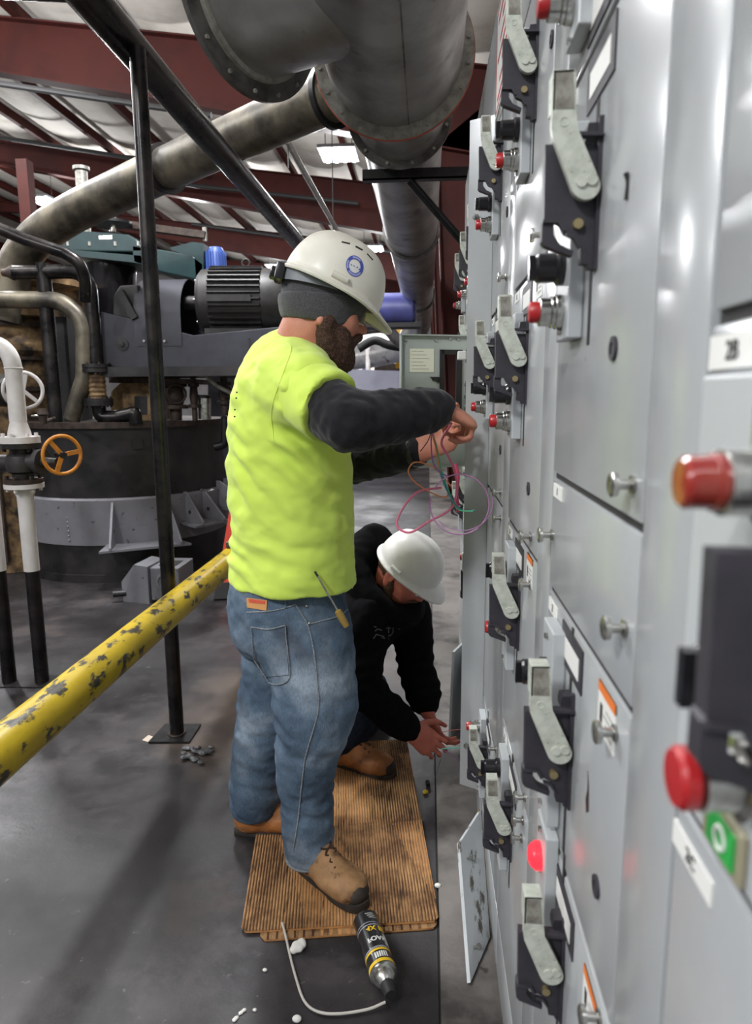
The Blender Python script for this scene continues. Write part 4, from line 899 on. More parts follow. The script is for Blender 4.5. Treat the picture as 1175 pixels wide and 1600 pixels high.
# ------------------------------------------------------------------ ladder leg
la = atz(347, 936); lb = at(374, 770, la.y + .28)
t = thing('step_ladder', 'orange red fibreglass ladder leg with a black rubber foot behind the rail', 'ladder', la)
dn_ = (lb - la).normalized(); 
m = MB(); s_ = V((1, .25, 0)).normalized(); 
m.obox((la + lb) / 2 + dn_ * .05, s_ * .050, dn_ * ((lb - la).length / 2), s_.cross(dn_) * .012); m.obox((la + lb) / 2 + dn_ * .05 + s_ * .046, s_ * .006, dn_ * ((lb - la).length / 2), s_.cross(dn_) * .034); m.build('rail', M_redladder, t, smooth=False)
m = MB(); m.obox(la + dn_ * .055, s_ * .056, dn_ * .06, s_.cross(dn_) * .04); m.build('rubber_foot', M_dark, t, smooth=False, bevel=.006)
m = MB(); q = la + dn_ * .5; m.obox(q + s_ * .2, s_ * .16, V((0, .045, 0)), V((0, 0, .012))); m.build('step', M_flange, t, smooth=False)
m = MB(); m.obox(q + V((-.03, .2, .02)), V((.05, .02, 0)), dn_ * .20, V((0, .01, 0))); m.build('brace_plate', M_greypaint, t, smooth=False)

# ------------------------------------------------------------------ far background in the gap
m = MB(); m.prism([at(470, 575, 13.), at(640, 580, 13.), at(640, 712, 13.), at(470, 720, 13.)], (0, 1.4, 0)); tag(m.build('steel_hopper', pm('purple grey steel', srgb(126, 126, 140), .5, c2=srgb(110, 110, 124), scale=1.), None, smooth=False), 'blue grey steel hopper behind the standing worker', 'hopper')
m = MB(); m.bar(at(560, 645, 12.99), at(628, 612, 12.99), .08, .05); tag(m.build('pale_rail', M_whitepaint, None, smooth=False), 'pale diagonal bar along the hopper', 'rail')
t = thing('blue_drum_motor', 'purple blue drum motor housing behind the white hard hat', 'motor', at(612, 505, 10.))
c = at(612, 482, 10.); m = MB(); m.lathe(c + V((-.32, 0, 0)), (1, 0, 0), [(0, .03), (0, .15), (.04, .21), (.62, .21), (.66, .17), (.66, .02)], 32); m.build('barrel', pm('purple blue paint', srgb(86, 90, 160), .4, c2=srgb(70, 72, 120), scale=2.), t)
m = MB(); m.box((c.x - .75, 9.9, c.z - .26), (c.x + .4, 10.3, c.z - .2)); m.build('foot', M_dark, t, smooth=False)
m = MB(); m.box((c.x - .74, 9.98, .0), (c.x - .64, 10.1, c.z - .26)); m.build('stand', M_dark, t, smooth=False)
m = MB(); m.tube(smooth_path([at(560, 515, 11.), at(600, 512, 11.), at(620, 530, 11.), at(640, 545, 11.)], 6), .09, 14); tag(m.build('flexible_duct', M_galv2, None), 'grey flexible duct bending down near the open door', 'duct')
m = MB(); m.tube(smooth_path([at(560, 545, 11.5), at(585, 532, 11.5), at(610, 540, 11.5), at(650, 545, 11.5)], 6), .07, 14); tag(m.build('black_hose', M_dark, None), 'thick black hose looping behind the open door', 'hose')
m = MB(); m.prism([at(595, 505, 16.), at(640, 498, 16.), at(640, 713, 16.), at(632, 713, 16.), at(632, 530, 16.), at(600, 520, 16.)], (0, .3, 0)); tag(m.build('yellow_guard', pm('safety yellow', srgb(226, 170, 40), .5), None, smooth=False), 'yellow orange sheet guard below the blue drum motor', 'guard')
m = MB(); m.prism([at(560, 515, 20.), at(640, 515, 20.), at(640, 580, 20.), at(560, 580, 20.)], (0, .2, 0)); tag(m.build('white_partition', pm('pale blockwork', srgb(214, 208, 204), .7, emit=None), None, smooth=False), 'pale partition wall far behind the hoses', 'partition')
m = MB(); m.prism([at(566, 540, 17.), at(578, 540, 17.), at(578, 712, 17.), at(566, 712, 17.)], (0, .2, 0)); tag(m.build('blue_machine', MATS['purple blue paint'], None, smooth=False), 'narrow blue machine panel beyond the beard', 'panel')
m = MB(); m.cyl(at(575, 610, 14.), at(575, 540, 14.), .05, 12); tag(m.build('white_pole', M_whitepaint, None), 'thin white pole beyond the bearded face', 'pole')
m = MB(); m.prism([at(585, 568, 15.), at(628, 568, 15.), at(628, 582, 15.), at(585, 582, 15.)], (0, .5, 0)); tag(m.build('brown_beam', M_brown, None, smooth=False), 'dark brown beam on the far hopper', 'beam')
m = MB(); m.prism([at(618, 555, 14.5), at(626, 555, 14.5), at(626, 575, 14.5), at(618, 575, 14.5)], (0, .3, 0)); tag(m.build('yellow_post', MATS['safety yellow'], None, smooth=False), 'small yellow post left of the open unit door', 'post')
# ------------------------------------------------------------------ implicit surfaces for bodies and clothes
_lat = np.random.RandomState(3).rand(48, 48, 48).astype(np.float32)
def vnoise(P, sc, seed=0.):
    "smooth value noise in [-1,1]; P (n,3); sc scalar or 3-tuple"
    q = P * np.asarray(sc, np.float32) + seed * 7.31
    i = np.floor(q).astype(np.int64); f = (q - i); f = f * f * (3 - 2 * f); r = 0
    for dx in (0, 1):
        for dy in (0, 1):
            for dz in (0, 1):
                wgt = (f[:, 0] if dx else 1 - f[:, 0]) * (f[:, 1] if dy else 1 - f[:, 1]) * (f[:, 2] if dz else 1 - f[:, 2])
                r = r + wgt * _lat[(i[:, 0] + dx) % 48, (i[:, 1] + dy) % 48, (i[:, 2] + dz) % 48]
    return r * 2 - 1
def A3(p): return np.array([p[0], p[1], p[2]], dtype=np.float32)
class SDF:
    def __init__(s, h): s.h = h; s.ops = []
    def ecap(s, a, b, ra, rb, axis=(0, 0, 1), k=.02, op='u'):
        ra = ra if isinstance(ra, (tuple, list)) else (ra, ra); rb = rb if isinstance(rb, (tuple, list)) else (rb, rb)
        a, b = A3(a), A3(b); R = max(*ra, *rb) + k + 3 * s.h
        s.ops.append(('c', np.minimum(a, b) - R, np.maximum(a, b) + R, (a, b, ra, rb, A3(axis)), k, op)); return s
    def chain(s, pts, rad, axis=(0, 0, 1), k=.02, sub=3, op='u'):
        pts = [V(p) for p in pts]; rad = [r if isinstance(r, (tuple, list)) else (r, r) for r in rad]
        if sub > 1 and len(pts) > 2:
            n = len(pts); P = smooth_path(pts, sub); Rr = []
            R3 = smooth_path([V((r[0], r[1], 0)) for r in rad], sub)
            rad = [(q.x, q.y) for q in R3]; pts = P
        for i in range(len(pts) - 1): s.ecap(pts[i], pts[i + 1], rad[i], rad[i + 1], axis, k, op)
        return s
    def ell(s, c, r, R=None, k=.02, op='u'):
        c = A3(c); m = max(r) + k + 3 * s.h; R = np.array(R, dtype=np.float32) if R is not None else np.eye(3, dtype=np.float32)
        s.ops.append(('e', c - m, c + m, (c, r, R), k, op)); return s
    def cut(s, p, n):       # keep the side n points to
        s.ops.append(('p', None, None, (A3(p), A3(V(n).normalized())), 0, 'i')); return s
    def mesh(s, name, mat, smooth=2, disp=None, origin=V((0, 0, 0)), keep=None):
        h = s.h; us = [o for o in s.ops if o[5] == 'u']
        lo = np.min([o[1] for o in us], 0) + 0 * h; hi = np.max([o[2] for o in us], 0)
        n = np.ceil((hi - lo) / h).astype(int) + 1
        f = np.full(tuple(n), 1.0, np.float32)
        ax = [lo[i] + h * np.arange(n[i], dtype=np.float32) for i in range(3)]
        for kind, l, u, par, k, op in s.ops:
            if l is None: sl = (slice(0, n[0]), slice(0, n[1]), slice(0, n[2]))
            else:
                i0 = np.clip(np.floor((l - lo) / h).astype(int), 0, n - 1); i1 = np.clip(np.ceil((u - lo) / h).astype(int) + 1, 1, n)
                sl = tuple(slice(i0[i], i1[i]) for i in range(3))
                if any(i1[i] <= i0[i] for i in range(3)): continue
            X = ax[0][sl[0]][:, None, None]; Y = ax[1][sl[1]][None, :, None]; Z = ax[2][sl[2]][None, None, :]
            if kind == 'c':
                a, b, ra, rb, axis = par; d = b - a; L2 = max(float(d @ d), 1e-12); L = L2 ** .5; dn = d / L if L > 1e-6 else np.array([0, 0, 1], np.float32)
                x, y, z = X - a[0], Y - a[1], Z - a[2]
                t = np.clip((x * d[0] + y * d[1] + z * d[2]) / L2, 0, 1)
                qx, qy, qz = x - t * d[0], y - t * d[1], z - t * d[2]
                uu = axis - dn * float(axis @ dn); nu = np.linalg.norm(uu)
                if nu < 1e-3: uu = np.cross(dn, [1, .3, 0]); nu = np.linalg.norm(uu)
                uu = uu / nu; vv = np.cross(dn, uu)
                cu = qx * uu[0] + qy * uu[1] + qz * uu[2]; cv = qx * vv[0] + qy * vv[1] + qz * vv[2]; cd = qx * dn[0] + qy * dn[1] + qz * dn[2]
                r1 = ra[0] + (rb[0] - ra[0]) * t; r2 = ra[1] + (rb[1] - ra[1]) * t; mm = np.minimum(r1, r2)
                g = (np.sqrt((cu / r1) ** 2 + (cv / r2) ** 2 + (cd / mm) ** 2) - 1) * mm
            elif kind == 'e':
                c, r, R = par; x, y, z = X - c[0], Y - c[1], Z - c[2]
                q = [(x * R[0, i] + y * R[1, i] + z * R[2, i]) / r[i] for i in range(3)]
                g = (np.sqrt(q[0] ** 2 + q[1] ** 2 + q[2] ** 2) - 1) * min(r)
            else:
                p, nn = par; g = -((X - p[0]) * nn[0] + (Y - p[1]) * nn[1] + (Z - p[2]) * nn[2])
            F_ = f[sl]
            if op == 'u':
                if k > 0:
                    hh = np.clip(.5 + .5 * (F_ - g) / k, 0, 1); f[sl] = F_ + (g - F_) * hh - k * hh * (1 - hh)
                else: f[sl] = np.minimum(F_, g)
            elif op == 's':
                g = -g
                if k > 0: hh = np.clip(.5 - .5 * (F_ - g) / k, 0, 1); f[sl] = F_ + (g - F_) * hh + k * hh * (1 - hh)
                else: f[sl] = np.maximum(F_, g)
            else: f[sl] = np.maximum(F_, g)
        for i in range(3):          # closed at the borders
            a = [slice(None)] * 3; a[i] = 0; f[tuple(a)] = 1; a[i] = -1; f[tuple(a)] = 1
        ins = f < 0
        # surface nets
        c8 = np.zeros(tuple(n - 1), np.uint8)
        for dx in (0, 1):
            for dy in (0, 1):
                for dz in (0, 1): c8 += ins[dx:n[0] - 1 + dx, dy:n[1] - 1 + dy, dz:n[2] - 1 + dz]
        act = (c8 > 0) & (c8 < 8); idx = np.full(act.shape, -1, np.int64); cells = np.argwhere(act); idx[act] = np.arange(len(cells))
        acc = np.zeros((len(cells), 3), np.float64); cnt = np.zeros(len(cells))
        corner = lambda o: f[cells[:, 0] + o[0], cells[:, 1] + o[1], cells[:, 2] + o[2]]
        E_ = [((0, 0, 0), (1, 0, 0)), ((0, 1, 0), (1, 1, 0)), ((0, 0, 1), (1, 0, 1)), ((0, 1, 1), (1, 1, 1)), ((0, 0, 0), (0, 1, 0)), ((1, 0, 0), (1, 1, 0)), ((0, 0, 1), (0, 1, 1)), ((1, 0, 1), (1, 1, 1)), ((0, 0, 0), (0, 0, 1)), ((1, 0, 0), (1, 0, 1)), ((0, 1, 0), (0, 1, 1)), ((1, 1, 0), (1, 1, 1))]
        for a, b in E_:
            fa, fb = corner(a), corner(b); m_ = (fa < 0) != (fb < 0); t = np.where(m_, fa / np.where(fa - fb == 0, 1, fa - fb), 0)
            p = np.array(a)[None] + t[:, None] * (np.array(b) - np.array(a))[None]; acc += np.where(m_[:, None], p, 0); cnt += m_
        vs = lo + (cells + acc / np.maximum(cnt, 1)[:, None]) * h
        faces = []
        for axi in range(3):
            o1, o2 = [(1, 2), (2, 0), (0, 1)][axi]
            sl0 = [slice(None)] * 3; sl1 = [slice(None)] * 3; sl0[axi] = slice(0, -1); sl1[axi] = slice(1, None)
            a_, b_ = ins[tuple(sl0)], ins[tuple(sl1)]; cr = np.argwhere(a_ != b_)
            cr = cr[(cr[:, o1] > 0) & (cr[:, o2] > 0) & (cr[:, o1] < n[o1] - 1) & (cr[:, o2] < n[o2] - 1)]
            flip = ~ins[cr[:, 0], cr[:, 1], cr[:, 2]]
            def cid(d1, d2):
                c = cr.copy(); c[:, o1] -= d1; c[:, o2] -= d2; return idx[c[:, 0], c[:, 1], c[:, 2]]
            q = np.stack([cid(1, 1), cid(0, 1), cid(0, 0), cid(1, 0)], 1); q[flip] = q[flip][:, ::-1]; faces.append(q)
        faces = np.concatenate(faces); faces = faces[(faces >= 0).all(1)]
        # laplacian smoothing
        e = np.concatenate([faces[:, [0, 1]], faces[:, [1, 2]], faces[:, [2, 3]], faces[:, [3, 0]]]); e = np.concatenate([e, e[:, ::-1]])
        deg = np.bincount(e[:, 0], minlength=len(vs)).astype(float); deg[deg == 0] = 1
        def lap(x): return np.stack([np.bincount(e[:, 0], x[e[:, 1], i], minlength=len(x)) / deg for i in range(3)], 1)
        for _ in range(smooth): vs = vs + .55 * (lap(vs) - vs)
        if disp is not None:
            fn = np.cross(vs[faces[:, 2]] - vs[faces[:, 0]], vs[faces[:, 3]] - vs[faces[:, 1]]); vn = np.zeros_like(vs)
            for i in range(4): 
                for j in range(3): vn[:, j] += np.bincount(faces[:, i], fn[:, j], minlength=len(vs))
            vn /= np.maximum(np.linalg.norm(vn, axis=1), 1e-12)[:, None]
            vs = vs + vn * disp(vs.astype(np.float32), vn)[:, None]
            vs = vs + .25 * (lap(vs) - vs)
        if keep is not None:
            kf = keep(vs[faces].mean(1)); faces = faces[kf]
            us_, inv = np.unique(faces, return_inverse=True); vs = vs[us_]; faces = inv.reshape(-1, 4)
        me = bpy.data.meshes.new(name); me.vertices.add(len(vs)); me.vertices.foreach_set('co', (vs - np.array(origin)).astype(np.float32).ravel())
        me.loops.add(len(faces) * 4); me.loops.foreach_set('vertex_index', faces.astype(np.int32).ravel())
        me.polygons.add(len(faces)); me.polygons.foreach_set('loop_start', np.arange(0, len(faces) * 4, 4, dtype=np.int32)); me.polygons.foreach_set('loop_total', np.full(len(faces), 4, np.int32))
        me.update(calc_edges=True); me.validate(); me.shade_smooth()
        if mat: me.materials.append(mat)
        return me
    def build(s, name, mat, parent, **kw):
        me = s.mesh(name, mat, origin=ORG[parent.name], **kw); o = bpy.data.objects.new(name, me); COL.objects.link(o); o.parent = parent
        ORG[o.name] = ORG[parent.name].copy(); return o

from mathutils.bvhtree import BVHTree
def bvh_of(o):
    me = o.data; org = ORG[o.name]
    return BVHTree.FromPolygons([v.co + org for v in me.vertices], [tuple(p.vertices) for p in me.polygons])
CAMP = V((0, 0, HC))
def hit(bvh, x, y, off=0.):
    d = RW @ np.array([x - CX, -(y - CY), -F_PX]); d = V(d).normalized()
    loc, n, i, dist = bvh.ray_cast(CAMP, d)
    if loc is None: return None
    if n.dot(d) > 0: n = -n
    return loc + n * off
def patch(bvh, corners, nu, nv, off, thick, name, mat, parent):
    "thin panel lying on a surface; corners tl, tr, br, bl in photo coordinates"
    tl, tr, br_, bl = [V((c[0], c[1], 0)) for c in corners]; top = []; bot = []; last = None
    for j in range(nv + 1):
        for i in range(nu + 1):
            u, v = i / nu, j / nv; p = (tl * (1 - u) + tr * u) * (1 - v) + (bl * (1 - u) + br_ * u) * v
            q = hit(bvh, p.x, p.y, off); q = q or last; last = q; top.append(q)
            b = hit(bvh, p.x, p.y, off - thick); bot.append(b or q)
    W_ = nu + 1; m = MB(); fs = [(j * W_ + i, j * W_ + i + 1, (j + 1) * W_ + i + 1, (j + 1) * W_ + i) for j in range(nv) for i in range(nu)]
    N0 = len(top); fs += [tuple(k + N0 for k in f[::-1]) for f in fs]
    rim = [i for i in range(nu)] + [j * W_ + nu for j in range(nv)] + [nv * W_ + i for i in range(nu, 0, -1)] + [j * W_ for j in range(nv, 0, -1)]
    for a, b in zip(rim, rim[1:] + rim[:1]): fs.append((a, b, b + N0, a + N0))
    m.add(top + bot, fs); return m.build(name, mat, parent)
def seam(bvh, pts, r, name, mat, parent, off=.0005, n=6):
    P = smooth_path([V((x, y, 0)) for x, y in pts], n); Q = [hit(bvh, p.x, p.y, off) for p in P]; Q = [q for q in Q if q is not None]
    # drop jumps in depth
    R_ = [Q[0]]
    for q in Q[1:]:
        if (q - R_[-1]).length < .08: R_.append(q)
    m = MB(); m.tube(R_, r, 6); return m.build(name, mat, parent)

def head_axes(fwd, up):
    x = V(fwd).normalized(); z = V(up); z = (z - x * z.dot(x)).normalized(); y = z.cross(x)
    return Matrix([[x.x, y.x, z.x], [x.y, y.y, z.y], [x.z, y.z, z.z]])
def add_head(s, C0, R, k=.018, ears=True):
    T = lambda x, y, z: C0 + R @ V((x, y, z)); Rn = np.array(R)
    s.ell(T(-.008, 0, .028), (.102, .079, .100), Rn, k)
    s.ell(T(.032, 0, -.035), (.064, .063, .090), Rn, .03)
    s.ell(T(.040, 0, -.092), (.052, .050, .042), Rn, .03)
    s.ell(T(.080, 0, -.112), (.018, .022, .018), Rn, .02)
    s.ecap(T(.084, -.034, .014), T(.084, .034, .014), .012, .012, k=.02)
    s.ecap(T(.090, 0, .002), T(.113, 0, -.036), .008, .0125, k=.014); 
    for sg in (-1, 1):
        s.ell(T(.101, sg * .013, -.040), (.011, .009, .009), Rn, .008)
        s.ell(T(.066, sg * .042, -.030), (.024, .022, .024), Rn, .025)
        s.ell(T(.092, sg * .032, -.004), (.012, .016, .011), Rn, .010, op='s')
        if ears:
            s.ell(T(-.010, sg * .082, -.012), (.020, .009, .034), Rn, .006)
            s.ell(T(-.004, sg * .091, -.008), (.010, .007, .018), Rn, .005, op='s')
        s.ell(T(-.006, sg * .080, -.048), (.011, .008, .013), Rn, .006)
    s.ecap(T(.096, -.018, -.068), T(.096, .018, -.068), .0075, .0075, k=.008)
    s.ecap(T(.094, -.016, -.080), T(.094, .016, -.080), .008, .008, k=.006)
    return T
def add_eyes(parent, T):
    for sg in (-1, 1):
        m = MB(); m.ellipsoid(T(.081, sg * .032, -.004), .0125, .0125, .0125, 16, 10); e = m.build('eye', pm('eye white', srgb(224, 218, 210), .2), parent)
        m = MB(); m.ellipsoid(T(.0915, sg * .032, -.005), .0045, .0045, .0045, 12, 8); m.build('iris', pm('dark iris', srgb(52, 38, 30), .2), e)
def add_hand(s, wrist, fwd, palm, side, curls, thumb=(.5, .35), spread=.06, sc=1., k=.008):
    "curls: per finger (base, mid, tip) bend in radians towards the palm; side +1 right hand"
    f = V(fwd).normalized(); n = V(palm); n = (n - f * n.dot(f)).normalized(); t = f.cross(n) if side > 0 else n.cross(f)
    P = lambda a, b, c: V(wrist) + (f * a + t * b + n * c) * sc
    ra = lambda w, h_: (w * sc, h_ * sc)
    s.chain([P(-.02, 0, 0), P(.02, .0, 0), P(.06, .0, 0), P(.088, -.001, .002)], [ra(.026, .020), ra(.033, .018), ra(.041, .0145), ra(.040, .012)], axis=t, k=k, sub=2)
    s.ecap(P(.015, .022, .006), P(.055, .026, .010), .017 * sc, .014 * sc, k=.012)
    fb = [(.088, .030, (.044, .027, .021), .0090), (.093, .010, (.048, .031, .022), .0092), (.089, -.011, (.044, .028, .021), .0088), (.080, -.031, (.034, .021, .018), .0078)]
    tips = []
    for i, (bx, by, ln, r) in enumerate(fb):
        p = P(bx - .012, by, -.001); ang = 0; d0 = (f + t * spread * (1.5 - i)).normalized()
        pts = [p]; rr = [r * 1.08 * sc]
        p = P(bx, by, -.001); pts.append(p); rr.append(r * 1.08 * sc)
        for j in range(3):
            ang += curls[i][j]; d = d0 * math.cos(ang) + n * math.sin(ang); p = p + d * ln[j] * sc; pts.append(p); rr.append(r * (1 - .10 * (j + 1)) * sc)
        for j in range(len(pts) - 1): s.ecap(pts[j], pts[j + 1], rr[j], rr[j + 1], k=.003)
        tips.append((pts[-1], d))
    a1, a2 = thumb
    p = P(.018, .026, .006); pts = [p]; d = (f * .62 + t * .72 + n * .30).normalized(); p = p + d * .044 * sc; pts.append(p)
    d = (f * (.75) + t * (.55 - a1) + n * (.3 + a2)).normalized(); p = p + d * .034 * sc; pts.append(p)
    d = (f * (.85) + t * (.40 - 1.5 * a1) + n * (.3 + 1.2 * a2)).normalized(); p = p + d * .026 * sc; pts.append(p); tips.append((p, d))
    for j, (r1, r2) in enumerate(((.015, .0115), (.0115, .010), (.010, .0085))): s.ecap(pts[j], pts[j + 1], r1 * sc, r2 * sc, k=.005)
    return tips
def hard_hat(parent, C0, R, mat, L=.142, Wd=.118, Hh=.135, visor=.050, name='hard_hat', ribs=3):
    "C0 centre of the rim plane; shell with ribs, rim and visor"
    T = lambda p: V(C0) + R @ V(p); nu, nv = 72, 26; rows = []
    def pt(u, v, off=0.):
        a = 2 * math.pi * u; t = v * math.pi / 2
        ca, sa = math.cos(a), math.sin(a); rad = math.sin(t) ** .82; hz = math.cos(t) ** .95 if math.cos(t) > 0 else 0
        ex = (L + off) * ca * rad; ey = (Wd + off) * sa * rad; ez = (Hh + off) * hz
        # crown ribs running front to back
        rib = 0.
        if v < .80:
            yy = ey; wgt = min(1, (0.80 - v) / .25)
            rib = .0065 * math.exp(-(yy / .022) ** 4) * wgt
            if ribs == 3: rib += .003 * (math.exp(-((abs(yy) - .045) / .008) ** 2)) * wgt
        ez += rib
        return V((ex, ey, ez))
    outer = [[pt(i / nu, j / nv) for i in range(nu)] for j in range(nv + 1)]
    # rim flare
    for step, dz in ((.35, -.004), (1., -.008), (1., -.012)):
        row = []
        for i in range(nu):
            a = 2 * math.pi * i / nu; ca, sa = math.cos(a), math.sin(a); ext = .010 + visor * max(0, ca) ** 2.2
            x = (L + ext * step) * ca; y = (Wd + (.010 + .012 * max(0, ca)) * step) * sa
            row.append(V((x, y, dz - .022 * max(0, ca) ** 3 * step)))
        outer.append(row)
    inner = []
    for j in range(len(outer) - 1, -1, -1):
        inner.append([V((p.x * .972, p.y * .968, p.z - (.0035 if j >= nv else .003 + .001))) for p in outer[j]])
    rows = outer + inner; m = MB(); o = 0
    m.v = [T(p) for r in rows for p in r]
    for j in range(len(rows) - 1):
        for i in range(nu): i2 = (i + 1) % nu; m.f.append((j * nu + i, j * nu + i2, (j + 1) * nu + i2, (j + 1) * nu + i))
    hat = m.build(name, mat, parent, angle=50)
    for sg in (-1, 1):       # accessory slot bosses
        m = MB(); 
        for k in range(9):
            u = (.25 if sg > 0 else .75) + sg * (.02 - .012 * k * .5); 
        pts = []
        for k in range(7):
            u = (.25 if sg > 0 else .75) + (k - 3) * .012; p = pt(u % 1, .95, .003); pts.append(T(p))
        m.tube(pts[1:6], .008, 10); m.build('accessory_slot', mat, hat)
    return hat, T, pt

M_skin = pm('skin', srgb(206, 142, 118), .5, c2=srgb(190, 122, 100), scale=14., bump=.06, bscale=220., spec=.35)
M_skin2 = pm('flushed skin', srgb(204, 120, 100), .5, c2=srgb(186, 104, 88), scale=16., bump=.06, bscale=220., spec=.35)
M_beard = pm('dark brown beard', srgb(62, 46, 40), .8, c2=srgb(104, 80, 68), scale=240., lo=.42, hi=.66, bump=.7, bscale=420., spec=.15)
M_beard2 = pm('brown hair', srgb(110, 84, 62), .7, c2=srgb(70, 52, 40), scale=150., bump=.7, bscale=300., spec=.2)
M_hivis = pm('high visibility yellow cotton', srgb(212, 238, 104), .85, c2=srgb(206, 232, 96), scale=4., bump=.12, bscale=500., spec=.15, sheen=.2)
M_blackcloth = pm('black cotton', srgb(27, 27, 30), .9, c2=srgb(36, 36, 40), scale=30., bump=.2, bscale=400., spec=.12, sheen=.15)
M_hoodie = pm('black hooded fleece', srgb(15, 15, 17), .95, c2=srgb(20, 20, 22), scale=30., bump=.2, bscale=350., spec=.08)
M_wool = pm('grey heather wool', srgb(92, 92, 94), .95, c2=srgb(66, 66, 69), scale=420., lo=.40, hi=.62, bump=.5, bscale=400., spec=.1, sheen=.3)
M_hat1 = pm('ivory hard hat plastic', srgb(232, 230, 216), .35, c2=srgb(222, 218, 204), scale=6., c3=srgb(170, 162, 148), scale3=60., lo3=.72, hi3=.78, bump=.02, bscale=60.)
M_hat2 = pm('white hard hat plastic', srgb(236, 234, 230), .32, c2=srgb(226, 222, 218), scale=5., c3=srgb(186, 180, 174), scale3=40., lo3=.74, hi3=.8)
M_leather = pm('scuffed tan boot leather', srgb(160, 122, 82), .7, c2=srgb(124, 90, 60), scale=16., c3=srgb(62, 46, 36), scale3=26., lo3=.56, hi3=.66, bump=.3, bscale=60.)
M_leather2 = pm('orange tan boot leather', srgb(176, 112, 58), .65, c2=srgb(130, 84, 48), scale=14., bump=.25, bscale=60.)
M_sole = pm('dark boot sole', srgb(44, 38, 34), .8, c2=srgb(66, 58, 50), scale=30.)
M_lens = pm('clear safety lens', srgb(235, 240, 240), .05, trans=.92, alpha=.55)
def denim_mat():
    m = bpy.data.materials.new('worn blue denim'); m.use_nodes = True; nt = m.node_tree; N = nt.nodes; L = nt.links; b = N['Principled BSDF']; tc = N.new('ShaderNodeTexCoord')
    def noise(sc, det=5., st=None):
        n = N.new('ShaderNodeTexNoise'); n.inputs['Scale'].default_value = sc; n.inputs['Detail'].default_value = det
        if st:
            mp = N.new('ShaderNodeMapping'); mp.inputs['Scale'].default_value = st; L.new(tc.outputs['Object'], mp.inputs[0]); L.new(mp.outputs[0], n.inputs['Vector'])
        else: L.new(tc.outputs['Object'], n.inputs['Vector'])
        return n.outputs['Fac']
    def ramp(f, els):
        r = N.new('ShaderNodeValToRGB'); e = r.color_ramp.elements; e[0].position, e[0].color = els[0]; e[1].position, e[1].color = els[-1]
        for p, c in els[1:-1]: e.new(p).color = c
        L.new(f, r.inputs[0]); return r.outputs[0]
    base = ramp(noise(5., 6), [(.34, srgb(66, 82, 100)), (.5, srgb(98, 116, 134)), (.66, srgb(150, 164, 176))])
    weave = ramp(noise(90., 3, (6, 6, 1)), [(.35, (.72, .72, .74, 1)), (.65, (1.08, 1.08, 1.08, 1))])
    mx = N.new('ShaderNodeMix'); mx.data_type = 'RGBA'; mx.blend_type = 'MULTIPLY'; mx.inputs['Factor'].default_value = 1.; L.new(base, mx.inputs['A']); L.new(weave, mx.inputs['B'])
    dirt = ramp(noise(9., 8), [(.56, (0, 0, 0, 1)), (.72, (.55, .55, .55, 1))])
    m2 = N.new('ShaderNodeMix'); m2.data_type = 'RGBA'; L.new(dirt, m2.inputs['Factor']); L.new(mx.outputs['Result'], m2.inputs['A']); m2.inputs['B'].default_value = srgb(72, 70, 72)
    L.new(m2.outputs['Result'], b.inputs['Base Color']); b.inputs['Roughness'].default_value = .88; b.inputs['Specular IOR Level'].default_value = .15
    bp = N.new('ShaderNodeBump'); bp.inputs['Strength'].default_value = .3; bp.inputs['Distance'].default_value = .003; L.new(noise(60., 6, (1, 1, .5)), bp.inputs['Height']); L.new(bp.outputs[0], b.inputs['Normal'])
    return m
M_denim = denim_mat()
M_stitch = pm('pale denim seam', srgb(146, 150, 152), .9, c2=srgb(96, 106, 118), scale=220.)
M_denim2 = pm('dark denim', srgb(34, 40, 52), .9, c2=srgb(46, 54, 68), scale=30., bump=.2, bscale=200., spec=.1)

